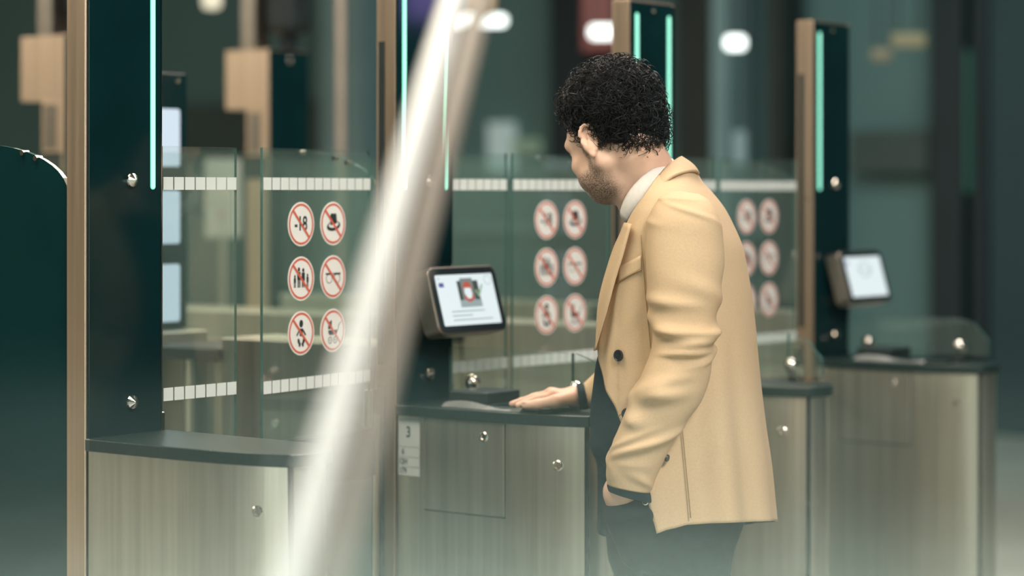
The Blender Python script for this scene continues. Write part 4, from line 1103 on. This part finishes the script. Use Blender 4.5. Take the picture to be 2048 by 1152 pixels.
SL = [(1352, 381, 1398, 388, -.148, .020), (1332, 387, 1417, 400, -.168, .044), (1313, 404, 1431, 420, -.182, .058), (1299, 430, 1442, 448, -.190, .067), (1293, 465, 1447, 490, -.192, .070), (1292, 530, 1448, 532, -.198, .070),
      (1297, 600, 1437, 598, -.204, .066), (1305, 655, 1428, 656, -.208, .064), (1302, 700, 1424, 704, -.212, .063), (1288, 738, 1420, 752, -.215, .063), (1261, 800, 1402, 803, -.214, .060),
      (1236, 860, 1370, 846, -.208, .056), (1219, 905, 1340, 897, -.200, .052), (1212, 942, 1312, 955, -.192, .048), (1214, 968, 1300, 984, -.186, .046)]
SLV, _ = sleeve('jacket_sleeve', SL, [WOOL, LINING], ROOT, amp=.017)
SLF = [(1330, 366, 1392, 370, .13, .02), (1312, 385, 1410, 395, .165, .05), (1295, 420, 1420, 440, .185, .064), (1285, 500, 1415, 520, .20, .066), (1270, 600, 1400, 640, .215, .064), (1250, 670, 1370, 725, .235, .060), (1215, 722, 1310, 795, .258, .050),
       (1185, 750, 1240, 815, .275, .044), (1167, 767, 1178, 817, .287, .040)]
sleeve('jacket_sleeve', SLF, [WOOL, LINING], ROOT, n=40, seed=5, amp=.003)
# cuffs of the jumper showing below the sleeves
sleeve('knit_cuff', [(1220, 955, 1296, 972, -.188, .040), (1214, 966, 1302, 990, -.186, .042), (1216, 980, 1304, 1003, -.183, .040), (1222, 984, 1300, 1004, -.182, .036)], [NAVY, NAVY], ROOT, n=40, amp=0)
sleeve('knit_cuff', [(1176, 768, 1180, 816, .287, .037), (1162, 769, 1168, 819, .287, .043), (1153, 770, 1159, 819, .287, .042)], [NAVY, NAVY], ROOT, n=40, amp=0)
for px, py in ((1334, 916), (1309, 949)):
    p = pp(px, py, -.205 if py < 925 else -.200); n_ = np.array([.85, -.5, -.2]); n_ /= np.linalg.norm(n_)
    mb = MB(); mb.lathe([(.0072, -.001), (.0074, .0012), (.0066, .0026), (.0004, .0020)], p, n_, 18); mb.build('cuff_button', BUTTON, SLV)
# jumper
JM = Field(np.arange(lo[0] + .12, .24, .006), np.arange(-.22, .24, .006), np.arange(.78, 1.56, .006))
JM.ell(pp(1348, 560, 0), (.104, .150, .175), TA, .03); JM.ell(pp(1322, 780, 0), (.139, .150, .20), TA, .05); JM.ell(pp(1322, 860, 0), (.136, .150, .12), TA, .05)
JM.cap(pp(1306, 452, -.05), pp(1306, 452, .05), .040, .040, .04)
JM.cap(pp(1210, 893, -.05), pp(1210, 893, .07), .029, .029, .02)
JM.cap(pp(1215, 930, .05), pp(1209, 1062, .06), .022, .016, .02)
v, f2 = JM.surface(); np_mesh('jumper', smooth_verts(v, f2, 3), f2, [NAVY], ROOT)
# trousers
TR = Field(np.arange(-.24, .26, .006), np.arange(-.24, .24, .006), span([(.02, .60, .012), (.60, 1.06, .006)]))
TR.ell(pp(1350, 985, 0), (.128, .165, .10), TA, .04); TR.ell(pp(1360, 1030, 0), (.132, .165, .09), TA, .05)
for L_, sg in ((LN, 1), (LF_, -1)):
    TR.chain([L_[0] + np.array([0, 0, .02]), L_[1], L_[2] + np.array([0, 0, -.01])], [.102, .074, .066], .04)
TR.cap(pp(1250, 1029, -.160), pp(1275, 1105, -.140), .0430, .036, .02); TR.cap(pp(1300, 1030, -.160), pp(1300, 1100, -.13), .042, .040, .02)
TR.cap(pp(1255, 1000, .06), pp(1262, 1100, .08), .045, .045, .04)
v, f2 = TR.surface(); TRO = np_mesh('trousers', smooth_verts(v, f2, 3), f2, [DENIM], ROOT)
mb = MB(); mb.lathe([(.0062, -.002), (.0064, .001), (.0045, .0022), (.002, .0012)], pp(1291, 1004, -.205), (-.25, -.95, .1), 18); mb.build('rivet', CHROME, TRO)
# shoes
SHOE = mat('dark_leather', (0.02, 0.018, 0.016), 0.35, var=.2)
for L_ in (LN, LF_):
    c = L_[2]; fx = np.arange(c[0] - .25, c[0] + .10, .005); S = Field(fx, np.arange(c[1] - .08, c[1] + .12, .005), np.arange(-.02, .14, .005))
    d_ = np.array([-.97, .2, 0])
    S.chain([c + np.array([.03, 0, -.055]), c + d_ * .10 + np.array([0, 0, -.062]), c + d_ * .19 + np.array([0, 0, -.066])], [.040, .040, .032], .03); S.cap(c, c - UP * .05, .046, .042, .02)
    S.d = np.maximum(S.d, (.002 - S.z)[None, None, :])
    v, f2 = S.surface(); np_mesh('shoe', smooth_verts(v, f2, 1), f2, [SHOE], ROOT)
